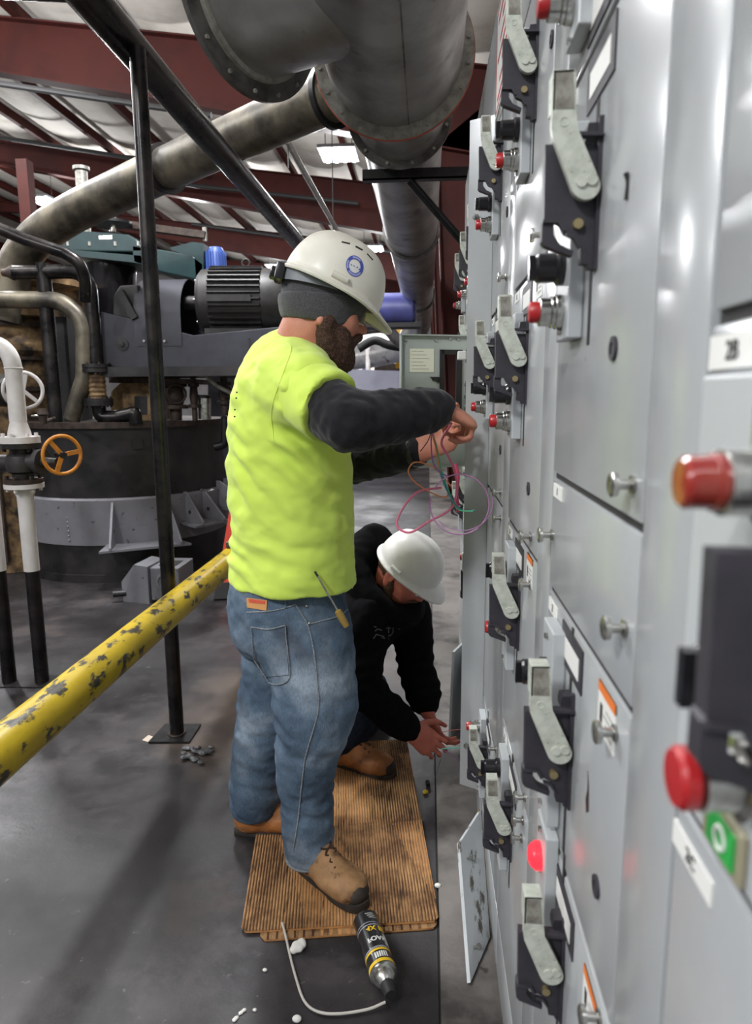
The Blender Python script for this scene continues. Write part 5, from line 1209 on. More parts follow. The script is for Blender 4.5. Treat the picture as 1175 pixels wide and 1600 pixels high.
def boot(parent, heel, fwd, leather, length=.285, name='boot', shaft=.13, tilt=0.):
    f = V((fwd[0], fwd[1], 0)).normalized(); l = V((-f.y, f.x, 0)); u = V((0, 0, 1)); z0 = heel[2]
    if tilt: q = Quaternion(l, tilt); f2 = q @ f; u = q @ u; f = f2
    P = lambda a, b, c: V(heel) + f * a + l * b + u * c
    s = SDF(.0045); k = .02; Ls = length / .285
    s.chain([P(.045, 0, .060), P(.10 * Ls, 0, .058), P(.165 * Ls, 0, .050), P(.225 * Ls, 0, .045)], [(.038, .042), (.038, .042), (.047, .036), (.046, .034)], axis=l, k=k)
    s.ell(P(.232 * Ls, 0, .046), (.044, .044, .036), None, .02)
    s.chain([P(.040, 0, .05), P(.052, 0, .10), P(.058, 0, shaft)], [(.046, .040), (.046, .042), (.052, .048)], axis=f, k=k)
    s.chain([P(.085, 0, .115), P(.13, 0, .088), P(.17, 0, .075)], [.026, .026, .022], axis=l, k=.02)
    s.cut(P(0, 0, .018), u)
    o = s.build(name, leather, parent, smooth=1, disp=lambda p, n: .0022 * vnoise(p, 38.) + .0012 * vnoise(p, 90., 3))
    out = []
    for t_ in range(40):
        a = 2 * math.pi * t_ / 40; ca, sa = math.cos(a), math.sin(a); x = .138 * Ls + .148 * Ls * ca; wdt = .042 + .012 * ca - .010 * (1 - abs(ca)) + (.004 if ca > .3 else 0)
        out.append(P(x, wdt * math.copysign(abs(sa) ** .75, sa), 0))
    m = MB(); m.prism(out, u * .026); m.build('sole', M_sole, o, bevel=.003)
    m = MB()
    for t_ in range(0, 40): pass
    lace = [P(.115 + .018 * i, (.020 if i % 2 else -.020), .121 - .0115 * i + .0165) for i in range(5)]
    m.tube(smooth_path(lace, 4), .0028, 6)
    lace2 = [P(.115 + .018 * i, (-.020 if i % 2 else .020), .121 - .0115 * i + .0165) for i in range(5)]
    m2 = MB(); m2.tube(smooth_path(lace2, 4), .0028, 6)
    m.build('lace', pm('brown lace', srgb(60, 40, 28), .8), o); m2.build('lace', MATS['brown lace'], o)
    c = P(.232 * Ls, 0, .042); s2 = SDF(.0045); s2.ell(P(.236 * Ls, 0, .040), (.047, .047, .036), None, .01); s2.cut(P(.262 * Ls, 0, .03), f); s2.cut(P(0, 0, .018), u)
    s2.build('toe_cap', M_sole, o, smooth=1)
    return o

# ================================================================== standing worker
hd = math.radians(20); FW = V((math.cos(hd), math.sin(hd), 0)); LF = V((-math.sin(hd), math.cos(hd), 0))
p1 = thing('person', 'standing worker in a lime yellow shirt, jeans and white hard hat facing the open cabinet', 'person', (-.40, 1.90, 0))
HC1 = V((-.272, 1.865, 1.632)); HR1 = head_axes((.945, .22, -.24), (.2, .05, 1))
tx, ty = -.385, 1.905                                   # torso axis
RS = V((-.325, 1.735, 1.425)); RE = at(548, 662, 1.54); RWR = at(690, 638, 1.715)
LS = V((-.455, 2.075, 1.425)); LE = V((-.245, 2.135, 1.19)); LWR = at(660, 703, 1.945)
RH, RK, RA = at(473, 965, 1.84), at(487, 1128, 1.79), at(480, 1335, 1.80)
LH, LK, LA = at(446, 965, 1.97), at(418, 1120, 1.99), at(398, 1262, 2.0)
s = SDF(.0045)
T1 = add_head(s, HC1, HR1, ears=False)
s.chain([T1(-.030, 0, -.06), V((-.335, 1.875, 1.525)), V((-.37, 1.895, 1.44))], [.060, .064, .08], k=.03)
s.chain([V((tx, ty, 1.42)), V((tx, ty, 1.2)), V((tx - .01, ty, 1.0)), V((tx - .02, ty, .85))], [(.10, .17), (.12, .17), (.135, .17), (.12, .16)], axis=FW, k=.05)
s.chain([RS, RE], [.055, .045], k=.04); s.chain([RE, RE * .5 + RWR * .5, RWR], [.043, .040, .029], k=.02)
s.chain([LS, LE], [.055, .045], k=.04); s.chain([LE, LE * .5 + LWR * .5, LWR], [.043, .038, .029], k=.02)
s.chain([RH, RK, RA], [.085, .060, .045], k=.04); s.chain([LH, LK, LA], [.085, .060, .045], k=.04)
rt = add_hand(s, RWR + V((.006, 0, 0)), (.66, .42, -.34), (-.30, .20, -.90), 1, [(1.15, 1.25, .7), (1.15, 1.25, .7), (1.2, 1.25, .7), (1.2, 1.2, .7)], thumb=(.3, .6), sc=.98)
lt = add_hand(s, LWR, (.80, -.10, .52), (.10, -.88, .42), -1, [(.50, .55, .35), (.62, .7, .4), (.75, .85, .5), (.85, .9, .5)], thumb=(.35, .4), sc=1.06)
body1 = s.build('body', M_skin, p1, smooth=2)
add_eyes(p1, T1)
# beard
s = SDF(.0045)
for sg in (-1, 1):
    s.chain([T1(.014, sg * .070, -.030), T1(.012, sg * .069, -.060), T1(.026, sg * .058, -.098), T1(.062, sg * .032, -.128), T1(.082, sg * .008, -.136)], [.011, .0135, .0165, .017, .017], k=.02)
    s.chain([T1(.052, sg * .058, -.062), T1(.066, sg * .046, -.088), T1(.084, sg * .024, -.108)], [.010, .012, .015], k=.02)
    s.chain([T1(.107, 0, -.055), T1(.098, sg * .022, -.064), T1(.084, sg * .036, -.086)], [.0085, .009, .010], k=.01)
[s.ell(T1(.036, sg * .052, -.076), (.040, .017, .046), np.array(HR1), .02) for sg in (-1, 1)]; s.ell(T1(.086, 0, -.110), (.020, .024, .024), np.array(HR1), .02); s.ell(T1(.05, 0, -.128), (.045, .04, .016), np.array(HR1), .02)
s.build('beard', M_beard, p1, smooth=1, disp=lambda p, n: .0016 * vnoise(p, 150.) + .0012 * vnoise(p, 60., 2))
# beanie and hard hat
s = SDF(.005); s.ell(T1(-.008, 0, .030), (.111, .089, .110), np.array(HR1), 0)
s.cut(T1(0, 0, -.046), HR1 @ V((-.06, 0, 1)))
bn = s.build('beanie', M_wool, p1, smooth=3, disp=lambda p, n: .0022 * vnoise(p, 26.) + .001 * vnoise(p, 80., 1))
s = SDF(.005); s.ell(T1(-.008, 0, .018), (.1165, .0955, .128), np.array(HR1), 0); s.cut(T1(0, 0, -.050), HR1 @ V((-.06, 0, 1))); s.cut(T1(0, 0, .022), HR1 @ V((.16, 0, -1)))
s.build('beanie_cuff', M_wool, p1, smooth=3, disp=lambda p, n: .0025 * vnoise(p, 22.) + .001 * vnoise(p, 80., 1))
hb, hf = at(449, 417, 1.845), at(585, 489, 1.875)
hfwd = (hf - hb).normalized(); hx = head_axes(hfwd + V((0, .10, 0)), (.45, .10, .9))
hc = (hb + hf) / 2 + V((.004, .0, .004))
hat1, HT1, HP1 = hard_hat(p1, hc, hx, M_hat1, L=.134, Wd=.120, Hh=.132, visor=.046)
# suspension strap at the nape
m = MB(); pts = [T1(-.012 + .118 * math.cos(a_), -.004 + .096 * math.sin(a_), .048) for a_ in [math.radians(d) for d in range(180, 291, 8)]]
N_ = len(pts); top_ = [p + HR1 @ V((0, 0, .016)) for p in pts]; bot_ = [p - HR1 @ V((0, 0, .016)) for p in pts]
cen = T1(-.012, 0, .048); oo = lambda p: p + (p - cen).normalized() * .002
m.add([oo(p) for p in top_] + [oo(p) for p in bot_] + top_ + bot_, [(i, i + 1, N_ + i + 1, N_ + i) for i in range(N_ - 1)] + [(2 * N_ + i, 3 * N_ + i, 3 * N_ + i + 1, 2 * N_ + i + 1) for i in range(N_ - 1)] + [(i, 2 * N_ + i, 2 * N_ + i + 1, i + 1) for i in range(N_ - 1)] + [(N_ + i, N_ + i + 1, 3 * N_ + i + 1, 3 * N_ + i) for i in range(N_ - 1)])
m.build('suspension_strap', pm('grey strap plastic', srgb(120, 124, 130), .4), hat1)
m = MB(); m.obox(T1(-.130, -.02, .048), HR1 @ V((.012, 0, 0)), HR1 @ V((0, .040, 0)), HR1 @ V((0, 0, .022))); m.build('ratchet', pm('black strap plastic', srgb(34, 34, 36), .35), hat1, bevel=.006)
m = MB(); m.lathe(T1(-.142, -.0, .048), HR1 @ V((-1, 0, 0)), [(0, .018), (.010, .018), (.013, .014), (.013, .001)], 20); m.build('ratchet_knob', MATS['black strap plastic'], hat1)
# hat sticker, vents
bh = bvh_of(hat1)
def ring_decal(bvh, c, r0, r1, name, mat, parent, off, a0=0, a1=360, n=48):
    m = MB(); pts = []
    for k in range(n + 1):
        a_ = math.radians(a0 + (a1 - a0) * k / n)
        for r in (r0, r1): pts.append(hit(bvh, c[0] + r * .88 * math.cos(a_), c[1] + r * 1.06 * math.sin(a_) + r * .12 * math.cos(a_), off))
    pts = [p for p in pts]
    if any(p is None for p in pts): return None
    m.add(pts, [(2 * k, 2 * k + 1, 2 * k + 3, 2 * k + 2) for k in range(n)]); return m.build(name, mat, parent)
stc = (554, 416)
M_sblue = pm('blue sticker ink', srgb(66, 82, 168), .5); M_slav = pm('pale blue sticker ink', srgb(160, 168, 212), .5)
ring_decal(bh, stc, .1, 15.5, 'sticker', M_white, hat1, .0006)
ring_decal(bh, stc, 10.2, 15.5, 'sticker_ring', M_sblue, hat1, .0010)
ring_decal(bh, stc, 11.6, 14.2, 'sticker_band', M_slav, hat1, .0013, 40, 145); ring_decal(bh, stc, 11.6, 14.2, 'sticker_band', M_slav, hat1, .0013, 160, 215); ring_decal(bh, stc, 11.6, 14.2, 'sticker_band', M_slav, hat1, .0013, 255, 320)
for q in ((545, 412), (549, 414), (553, 416), (558, 418), (561, 421)):
    ring_decal(bh, q, .1, 1.1, 'sticker_mark', M_sblue, hat1, .0012, n=10)
for c4 in (((534, 377), (547, 380), (546.5, 382), (533.5, 379)), ((556, 384), (567, 390), (566, 392), (555, 386)), ((574, 396), (583, 406), (582, 407), (573, 397))):
    patch(bh, c4, 6, 1, .0008, .002, 'vent_slot', M_gasket, hat1)
# safety glasses
m = MB(); g = [T1(.112 - .10 * (abs(b) / .062) ** 2.5, b, .0) for b in [-.066 + .132 * i / 22 for i in range(23)]]
up_ = HR1 @ V((0, 0, .020)); dn2 = HR1 @ V((0, 0, -.024)); n = len(g); back = [p - HR1 @ V((.002, 0, 0)) for p in g]
m.add([p + up_ for p in g] + [p + dn2 for p in g] + [p + up_ for p in back] + [p + dn2 for p in back], [(i, i + 1, n + i + 1, n + i) for i in range(n - 1)] + [(2 * n + i, 3 * n + i, 3 * n + i + 1, 2 * n + i + 1) for i in range(n - 1)] + [(i, 2 * n + i, 2 * n + i + 1, i + 1) for i in range(n - 1)] + [(n + i, n + i + 1, 3 * n + i + 1, 3 * n + i) for i in range(n - 1)])
gl = m.build('safety_glasses', M_lens, p1)
m = MB(); m.tube([p + dn2 for p in g], .0016, 6); m.build('lens_rim', M_white, gl)
for sg in (-1, 1):
    m = MB(); m.bar(T1(.012, sg * .084, .006), T1(-.03, sg * .088, .0), .003, .010); m.build('temple_arm', M_dark, gl)

# black long sleeves
s = SDF(.006)
wr = lambda p, n: .0045 * vnoise(p, (30, 30, 22), 1) * 1. + .0030 * vnoise(p, 60., 4)
s.chain([RS + V((.02, 0, 0)), RS * .5 + RE * .5, RE], [.064, .062, .059], k=.03); s.chain([RE, RE * .5 + RWR * .5, RWR - (RWR - RE).normalized() * .012], [.058, .054, .045], k=.03)
s.build('sleeve', M_blackcloth, p1, disp=wr)
s = SDF(.006); s.chain([LS, LS * .5 + LE * .5, LE], [.062, .060, .058], k=.03); s.chain([LE, LE * .5 + LWR * .5, LWR - (LWR - LE).normalized() * .02], [.056, .050, .042], k=.03)
s.build('sleeve', M_blackcloth, p1, disp=wr)
d = (LWR - LE).normalized(); m = MB(); m.lathe(LWR - d * .034, d, [(0, .0435), (.003, .0455), (.020, .0455), (.023, .0435)], 24); m.build('wristband', pm('black watch strap', srgb(36, 38, 38), .3), p1)

# T-shirt: torso, shoulders, short sleeves
s = SDF(.006)
def ts(z, dx, dy, a, b): return (V((tx + dx, ty + dy, z)), (a, b))
lv = [ts(1.475, .012, -.008, .085, .125), ts(1.42, .00, 0, .128, .185), ts(1.32, -.004, 0, .150, .205), ts(1.20, .0, 0, .158, .205), ts(1.08, .004, 0, .160, .203), ts(.96, .004, .0, .158, .203), ts(.90, .002, 0, .163, .208), ts(.78, .0, 0, .168, .213)]
s.chain([q[0] for q in lv], [q[1] for q in lv], axis=FW, k=.03)
s.chain([V((tx + .02, ty - .02, 1.49)), RS * .8 + RE * .2 + V((0, .01, .01))], [.075, .080], k=.05); s.chain([V((tx, ty + .02, 1.49)), LS * .8 + LE * .2], [.075, .080], k=.05)
rs_end = RS * .36 + RE * .64; s.chain([RS + V((-.01, .02, 0)), RS * .75 + RE * .25], [.095, .086], k=.05)
ls_end = LS * .45 + LE * .55; s.chain([LS + V((.01, -.02, 0)), ls_end], [.09, .082], k=.05)
s.chain([V((-.335, 1.880, 1.515)), V((-.36, 1.89, 1.45))], [.070, .09], k=.03)
# wrinkles
def ridge(p, c, d, wl, ext, amp, ph=0):
    "set of folds perpendicular to d around c"
    q = p - A3(c); t = q @ A3(V(d).normalized()); env = np.exp(-((q ** 2).sum(1)) / ext ** 2) * np.clip(.55 + .9 * vnoise(p, 13., 11), 0, 1.2)
    w = np.sin(t * 2 * np.pi / wl + ph + 3.4 * vnoise(p, 7., 5)); return amp * env * (np.abs(w) ** .7 * np.sign(w))
def shirt_disp(p, n):
    d = .0055 * vnoise(p, (9, 9, 15), 1) + .0040 * vnoise(p, (17, 17, 34), 2) + .0018 * vnoise(p, (40, 40, 70), 3)
    d = d + ridge(p, RS + V((-.05, -.03, -.14)), (.55, 0, .8), .060, .18, .0125)
    d = d + ridge(p, (tx - .02, ty - .2, 1.0), (.15, 0, 1), .075, .20, .0030, 1.)
    d = d + ridge(p, (tx - .12, ty - .1, .93), (.35, 0, 1), .060, .15, .0075, 2.)
    d = d + ridge(p, rs_end, (RE - RS), .045, .10, .004, .5)
    d = d + ridge(p, (tx - .1, ty - .15, 1.2), (.6, 0, 1), .075, .16, .005, 4.)
    return d
# cut hem and sleeve ends
hem_n = V((.04, -.11, 1)); hem_p = at(452, 934, 1.72)
s.cut(V((tx, ty - .2, .882)), V((.03, .03, 1)))
dR = (RE - RS).normalized()
shirt = s.build('shirt', M_hivis, p1, smooth=3, disp=shirt_disp)
bs = bvh_of(shirt)
s = SDF(.005); s.chain([RS + V((-.015, .02, .01)), RS * .72 + RE * .28, RS * .20 + RE * .80], [.088, .082, .080], k=.02); s.cut(rs_end + V((.008, 0, 0)), -(dR + V((.25, 0, .0))).normalized()); s.cut(RS + dR * .012, dR)
s.build('short_sleeve', M_hivis, p1, smooth=2, disp=lambda p, n: .004 * vnoise(p, (16, 16, 22), 1) + .003 * vnoise(p, 34., 2))
seam(bs, [(447, 534), (452, 560), (470, 575), (500, 590)][:1] + [(455, 548), (440, 590), (425, 640), (428, 690)], .0013, 'shoulder_seam', M_hivis, p1)
m = MB(); cc = V((-.334, 1.878, 1.512)); 
m.torus(cc, (.42, .0, .9), .069, .007, 40, 8); m.build('collar', M_hivis, p1)
# dark specks of the back print at its edge
for q in ((367.5, 613), (366.5, 622), (364.5, 640), (364, 651)):
    h_ = hit(bs, q[0] + 3, q[1], .0006)
    if h_ is not None: m = MB(); m.ellipsoid(h_, .003, .003, .002, 8, 6); m.build('back_print', M_ink, p1)

# jeans
s = SDF(.006)
wz_ = lambda px_, py_, Y_: at(px_, py_, Y_)
s.chain([V((tx - .01, ty, .93)), V((tx - .018, ty, .84)), V((tx - .020, ty + .005, .76))], [(.142, .182), (.150, .188), (.148, .185)], axis=FW, k=.03)
s.ell(V((tx - .075, ty - .05, .765)), (.085, .10, .095), None, .05); s.ell(V((tx - .10, ty + .08, .765)), (.085, .10, .095), None, .05)
rl = [at(478, 975, 1.83), at(488, 1050, 1.81), at(493, 1115, 1.785), at(478, 1185, 1.795), at(479, 1250, 1.805), at(483, 1338, 1.805)]
s.chain(rl, [(.118, .112), (.108, .108), (.100, .094), (.076, .078), (.068, .068), (.066, .068)], axis=FW, k=.03, sub=4)
ll = [at(447, 985, 1.97), at(432, 1065, 1.985), at(416, 1140, 1.995), at(402, 1205, 2.0), at(397, 1258, 2.0)]
s.chain(ll, [.110, .100, .086, .074, .072], axis=FW, k=.03, sub=4)
s.cut(V((0, 0, .070)), (0, 0, 1))
hemR = rl[-1]
def jean_disp(p, n):
    d = .004 * vnoise(p, (14, 14, 22), 6) + .003 * vnoise(p, (30, 30, 46), 7) + .0012 * vnoise(p, 80., 8)
    d = d + ridge(p, rl[2] + V((-.05, 0, -.06)), (.25, 0, 1), .060, .10, .0055, 1.)
    d = d + ridge(p, rl[4] + V((0, 0, -.02)), (.35, .1, 1), .055, .11, .0050, 0.)
    d = d + ridge(p, rl[0] + V((-.06, -.03, -.08)), (.9, 0, .6), .06, .10, .008, 2.)
    d = d + ridge(p, ll[3], (.3, .1, 1), .06, .11, .005, 2.)
    return d
jeans = s.build('jeans', M_denim, p1, smooth=3, disp=jean_disp)
bj = bvh_of(jeans)
def safe(fn, *a, **k):
    try: return fn(*a, **k)
    except Exception as e: print('skip', a[-3:] if len(a) > 3 else a, e)
pk = safe(patch, bj, ((395, 978), (446, 976), (452, 1054), (412, 1058)), 10, 14, .0035, .004, 'back_pocket', M_denim, jeans)
safe(seam, bj, [(394, 979), (420, 982), (446, 977)], .0022, 'pocket_hem', M_stitch, jeans, off=.005)
safe(seam, bj, [(446, 977), (450, 1015), (453, 1058), (433, 1069), (412, 1058), (399, 1030), (394, 980)], .0016, 'pocket_stitch', M_stitch, jeans, off=.0045)
safe(patch, bj, ((386, 934), (418, 938), (417, 954), (387, 949)), 8, 4, .003, .003, 'leather_patch', pm('tan leather patch', srgb(206, 150, 90), .7), jeans)
safe(patch, bj, ((390, 935), (415, 939), (415, 944), (391, 941)), 8, 2, .0042, .001, 'patch_print', pm('red print', srgb(206, 84, 60), .7), jeans)
safe(seam, bj, [(386, 957), (420, 955), (445, 950), (462, 944)], .0020, 'waistband_seam', M_stitch, jeans, off=.001)
safe(seam, bj, [(462, 945), (480, 975), (489, 1010), (495, 1060), (497, 1110), (478, 1180), (471, 1230), (466, 1280), (458, 1330)], .0022, 'outer_seam', M_stitch, jeans, off=.0012)
safe(seam, bj, [(478, 976), (500, 971), (530, 962), (545, 950)], .0020, 'front_pocket_hem', M_stitch, jeans, off=.001)
safe(patch, bj, ((444, 932), (448, 933), (448, 950), (444, 950)), 2, 6, .005, .004, 'belt_loop', M_denim, jeans)
for q in ((479, 947), (483, 974)):
    h_ = hit(bj, *q, .001)
    if h_ is not None: m = MB(); m.ellipsoid(h_, .0045, .0045, .0045, 10, 6); m.build('rivet', M_chrome, jeans)
m = MB(); m.torus(rl[-1] + V((0, 0, .002)), (rl[-2] - rl[-1]), .065, .0055, 40, 8); m.build('cuff_hem', M_stitch, jeans)
m = MB(); m.torus(ll[-1] + V((0, 0, .0)), (ll[-2] - ll[-1]), .070, .005, 40, 8); m.build('cuff_hem', M_denim, jeans)
fdir = V((.78, -.62, 0)).normalized(); q_ = rl[-1] - fdir * .058; boot(p1, (q_.x, q_.y, .0135), fdir, M_leather, shaft=.12)
q_ = ll[-1] - V((.97, .10, 0)) * .060; boot(p1, (q_.x, q_.y, .001), (.97, .10), M_leather2, shaft=.11)

# things in his pockets
a_ = at(492, 893, 1.665); b_ = at(528, 955, 1.665)
jb = hit(bj, 528, 953); 
sb_ = hit(bs, 492, 893); sm_ = hit(bs, 508, 920)
hm_ = hit(bs, 513, 929)
ys = [h_.y for h_ in (sb_, sm_, hm_, jb) if h_ is not None]
if ys: ym = min(ys) - .012; b_ = at(528, 955, ym); a_ = at(492, 893, ym)
t = thing('screwdriver', 'slim screwdriver sticking up from the front jeans pocket', 'screwdriver', b_)
dd = (b_ - a_).normalized()
m = MB(); m.tube([a_ + dd * .012, b_], .0026, 10); m.build('shaft', M_chrome, t)
m = MB(); m.tube([a_, a_ + dd * .014], .0028, 10); m.build('tip', M_dark, t)
m = MB(); m.lathe(b_ - dd * .004, dd, [(0, .005), (.004, .009), (.012, .010), (.030, .010), (.05, .008)], 12); m.build('grip', pm('amber grip', srgb(150, 122, 60), .3), t)
t = thing('pliers', 'dark blue handled pliers poking from the back pocket', 'pliers', at(386, 995, 1.9))
for k, (o_, mt) in enumerate(((0, pm('blue grip', srgb(40, 58, 104), .4)), (-9, M_dark))):
    m = MB(); m.tube(smooth_path([at(379 - o_ * .1, 984 - o_, 1.95), at(388, 997 - o_, 1.93), at(400, 1014 - o_, 1.92)], 4), .008, 10); m.build('handle', mt, t)
# ================================================================== crouching worker
p2 = thing('person', 'crouching worker in a black hooded sweatshirt and white hard hat reaching into the cabinet foot', 'person', (-.25, 2.60, 0))
HF2 = V((.70, -.36, -.62)).normalized(); HR2 = head_axes(HF2, (.55, -.30, .78)); HC2 = at(632, 892, 2.50) + HR2 @ V((0, 0, -.0))
RS2 = at(572, 962, 2.40); RE2 = at(566, 1072, 2.30); RW2 = at(641, 1143, 2.27)
LS2 = at(638, 955, 2.62); LE2 = at(652, 1045, 2.60); LW2 = at(668, 1112, 2.48)
CH2 = at(560, 1000, 2.60); HP2 = at(520, 1060, 2.72)
s = SDF(.0045); T2 = add_head(s, HC2, HR2)
s.chain([T2(-.035, 0, -.06), T2(-.055, 0, -.13), (RS2 + LS2) / 2 + V((-.05, .03, .03))], [.058, .058, .05], k=.02)
s.chain([(RS2 + LS2) / 2 + V((-.02, .02, -.02)), CH2, HP2], [(.05, .09), (.05, .09), (.06, .09)], axis=V((.6, .0, -.6)), k=.02)
s.chain([RS2, RE2, RW2], [.045, .038, .029], k=.02); s.chain([LS2, LE2, LW2], [.045, .038, .029], k=.02)
RK2 = at(560, 1105, 2.46); RF2 = V((-.345, 2.43, .08)); LK2 = V((-.26, 2.92, .09)); LF2 = V((-.62, 2.92, .06))
s.chain([HP2 + V((0, -.12, 0)), RK2, RF2], [.065, .05, .04], k=.02); s.chain([HP2 + V((0, .10, 0)), LK2, LF2], [.065, .05, .04], k=.02)
rt2 = add_hand(s, RW2, (.80, .05, -.50), (.35, .55, -.62), 1, [(.35, .55, .35), (.40, .6, .4), (.45, .65, .4), (.5, .7, .4)], thumb=(.05, .15), sc=1.05)
lt2 = add_hand(s, LW2, (.45, -.25, -.85), (.70, .30, .25), -1, [(.4, .6, .4)] * 4, thumb=(.2, .3), sc=1.0)
s.build('body', M_skin2, p2, smooth=2); add_eyes(p2, T2)
s = SDF(.0045)      # short beard and hair
for sg in (-1, 1):
    s.chain([T2(.000, sg * .073, -.02), T2(.010, sg * .068, -.06), T2(.030, sg * .054, -.098), T2(.062, sg * .030, -.120), T2(.080, sg * .010, -.126)], [.010, .012, .014, .015, .016], k=.015)
    s.chain([T2(.105, 0, -.056), T2(.096, sg * .022, -.064), T2(.082, sg * .034, -.086)], [.006, .007, .008], k=.01)
s.build('beard', M_beard2, p2, smooth=1, disp=lambda p, n: .0025 * vnoise(p, 120.))
s = SDF(.0045); s.ell(T2(-.018, 0, .018), (.101, .084, .090), np.array(HR2), 0); s.cut(T2(.0, 0, 0), HR2 @ V((-1, 0, .35))); s.cut(T2(0, 0, -.062), HR2 @ V((0, 0, 1)))
s.build('hair', M_beard2, p2, smooth=1, disp=lambda p, n: .0035 * vnoise(p, 90.))
hat2, HT2, HP2_ = hard_hat(p2, T2(.004, 0, .034), head_axes(HF2 + V((0, 0, .10)), HR2 @ V((-.10, 0, 1))), M_hat2, L=.128, Wd=.113, Hh=.125, visor=.042, ribs=1)
m = MB(); g = [T2(.110 - .095 * (abs(b) / .062) ** 2.5, b, -.004) for b in [-.064 + .128 * i / 18 for i in range(19)]]
up_ = HR2 @ V((0, 0, .018)); dn2 = HR2 @ V((0, 0, -.022)); n = len(g); back = [p - HR2 @ V((.002, 0, 0)) for p in g]
m.add([p + up_ for p in g] + [p + dn2 for p in g] + [p + up_ for p in back] + [p + dn2 for p in back], [(i, i + 1, n + i + 1, n + i) for i in range(n - 1)] + [(2 * n + i, 3 * n + i, 3 * n + i + 1, 2 * n + i + 1) for i in range(n - 1)])
gl = m.build('safety_glasses', M_lens, p2)
for sg in (-1, 1):
    m = MB(); m.bar(T2(.014, sg * .078, -.002), T2(-.03, sg * .082, .002), .003, .008); m.build('temple_arm', M_dark, gl)
# hooded sweatshirt
s = SDF(.007); SH = (RS2 + LS2) / 2
s.chain([SH + V((-.04, .02, .0)), CH2 + V((-.03, .02, .0)), HP2 + V((.0, 0, -.0))], [(.105, .165), (.115, .175), (.135, .19)], axis=V((.6, 0, -.6)), k=.06)
s.chain([RS2 + V((-.01, .05, .03)), RS2], [.085, .082], k=.05); s.chain([LS2 + V((-.02, -.05, .03)), LS2], [.085, .080], k=.05)
s.chain([RS2, RS2 * .5 + RE2 * .5, RE2, RE2 * .45 + RW2 * .55, RW2 - (RW2 - RE2).normalized() * .012], [.076, .068, .062, .055, .046], k=.03)
s.chain([LS2, LS2 * .5 + LE2 * .5, LE2, LE2 * .45 + LW2 * .55, LW2 - (LW2 - LE2).normalized() * .03], [.074, .066, .062, .055, .046], k=.03)
def hood_disp(p, n):
    return .006 * vnoise(p, (13, 13, 13), 1) + .0045 * vnoise(p, 27., 2) + .002 * vnoise(p, 55., 3) + ridge(p, RE2, (RW2 - RS2), .05, .14, .007) + ridge(p, LE2, (LW2 - LS2), .05, .14, .007)
hoodie = s.build('hooded_sweatshirt', M_hoodie, p2, smooth=3, disp=hood_disp)
s = SDF(.006)       # folded hood behind the neck
s.chain([at(612, 852, 2.62), at(585, 838, 2.62), at(564, 858, 2.56), at(556, 895, 2.48), at(572, 930, 2.42)], [.022, .034, .042, .046, .040], k=.04, sub=3)
s.chain([at(612, 850, 2.68), at(630, 900, 2.66), at(650, 930, 2.62)], [.03, .04, .04], k=.04)
s.chain([at(572, 930, 2.42), at(600, 955, 2.40), at(635, 962, 2.44), at(652, 945, 2.54)], [.036, .032, .030, .03], k=.04)
s.ell(at(582, 895, 2.56), (.075, .06, .085), None, .05)
s.build('hood', M_hoodie, p2, smooth=3, disp=lambda p, n: .006 * vnoise(p, 16., 4) + .003 * vnoise(p, 40., 5))
# chest print
bh2 = bvh_of(hoodie); M_print = pm('grey chest print', srgb(104, 104, 106), .8)
for pts in ([(584, 979), (588, 980)], [(586, 986), (590, 983), (596, 985)], [(606, 979), (606.5, 989)], [(603, 982), (610, 981)], [(618, 976), (614, 978), (613, 988), (608, 993), (598, 994), (587, 991)], [(588, 991), (583, 998)], [(596, 996), (600, 997), (607, 998)], [(622, 974), (622, 982), (625, 982)]):
    P_ = [hit(bh2, x, y, .0016) for x, y in pts]; P_ = [q for q in P_ if q is not None]
    if len(P_) > 1: m = MB(); m.tube(smooth_path(P_, 4), .0018, 6); m.build('chest_print', M_print, p2)
# trousers
s = SDF(.007); s.chain([HP2 + V((-.03, -.10, -.03)), HP2 * .4 + RK2 * .6 + V((0, -.02, 0)), RK2], [.12, .105, .090], k=.04); s.chain([RK2, RK2 * .5 + RF2 * .5, RF2 + V((0, 0, .035))], [.088, .080, .068], k=.04)
s.chain([HP2 + V((-.03, .10, -.03)), LK2], [.12, .085], k=.04); s.chain([LK2, LF2], [.08, .062], k=.04); s.cut(V((0, 0, .012)), (0, 0, 1))
s.build('trousers', M_denim2, p2, smooth=3, disp=lambda p, n: .005 * vnoise(p, 18., 4) + .003 * vnoise(p, 44., 5))
bb = atz(512, 1222); boot(p2, (-.375, 2.44, .006), (.93, -.36), M_leather2, length=.285, shaft=.12)
boot(p2, (-.75, 2.90, .006), (1, .1), M_leather2, length=.27, shaft=.10)

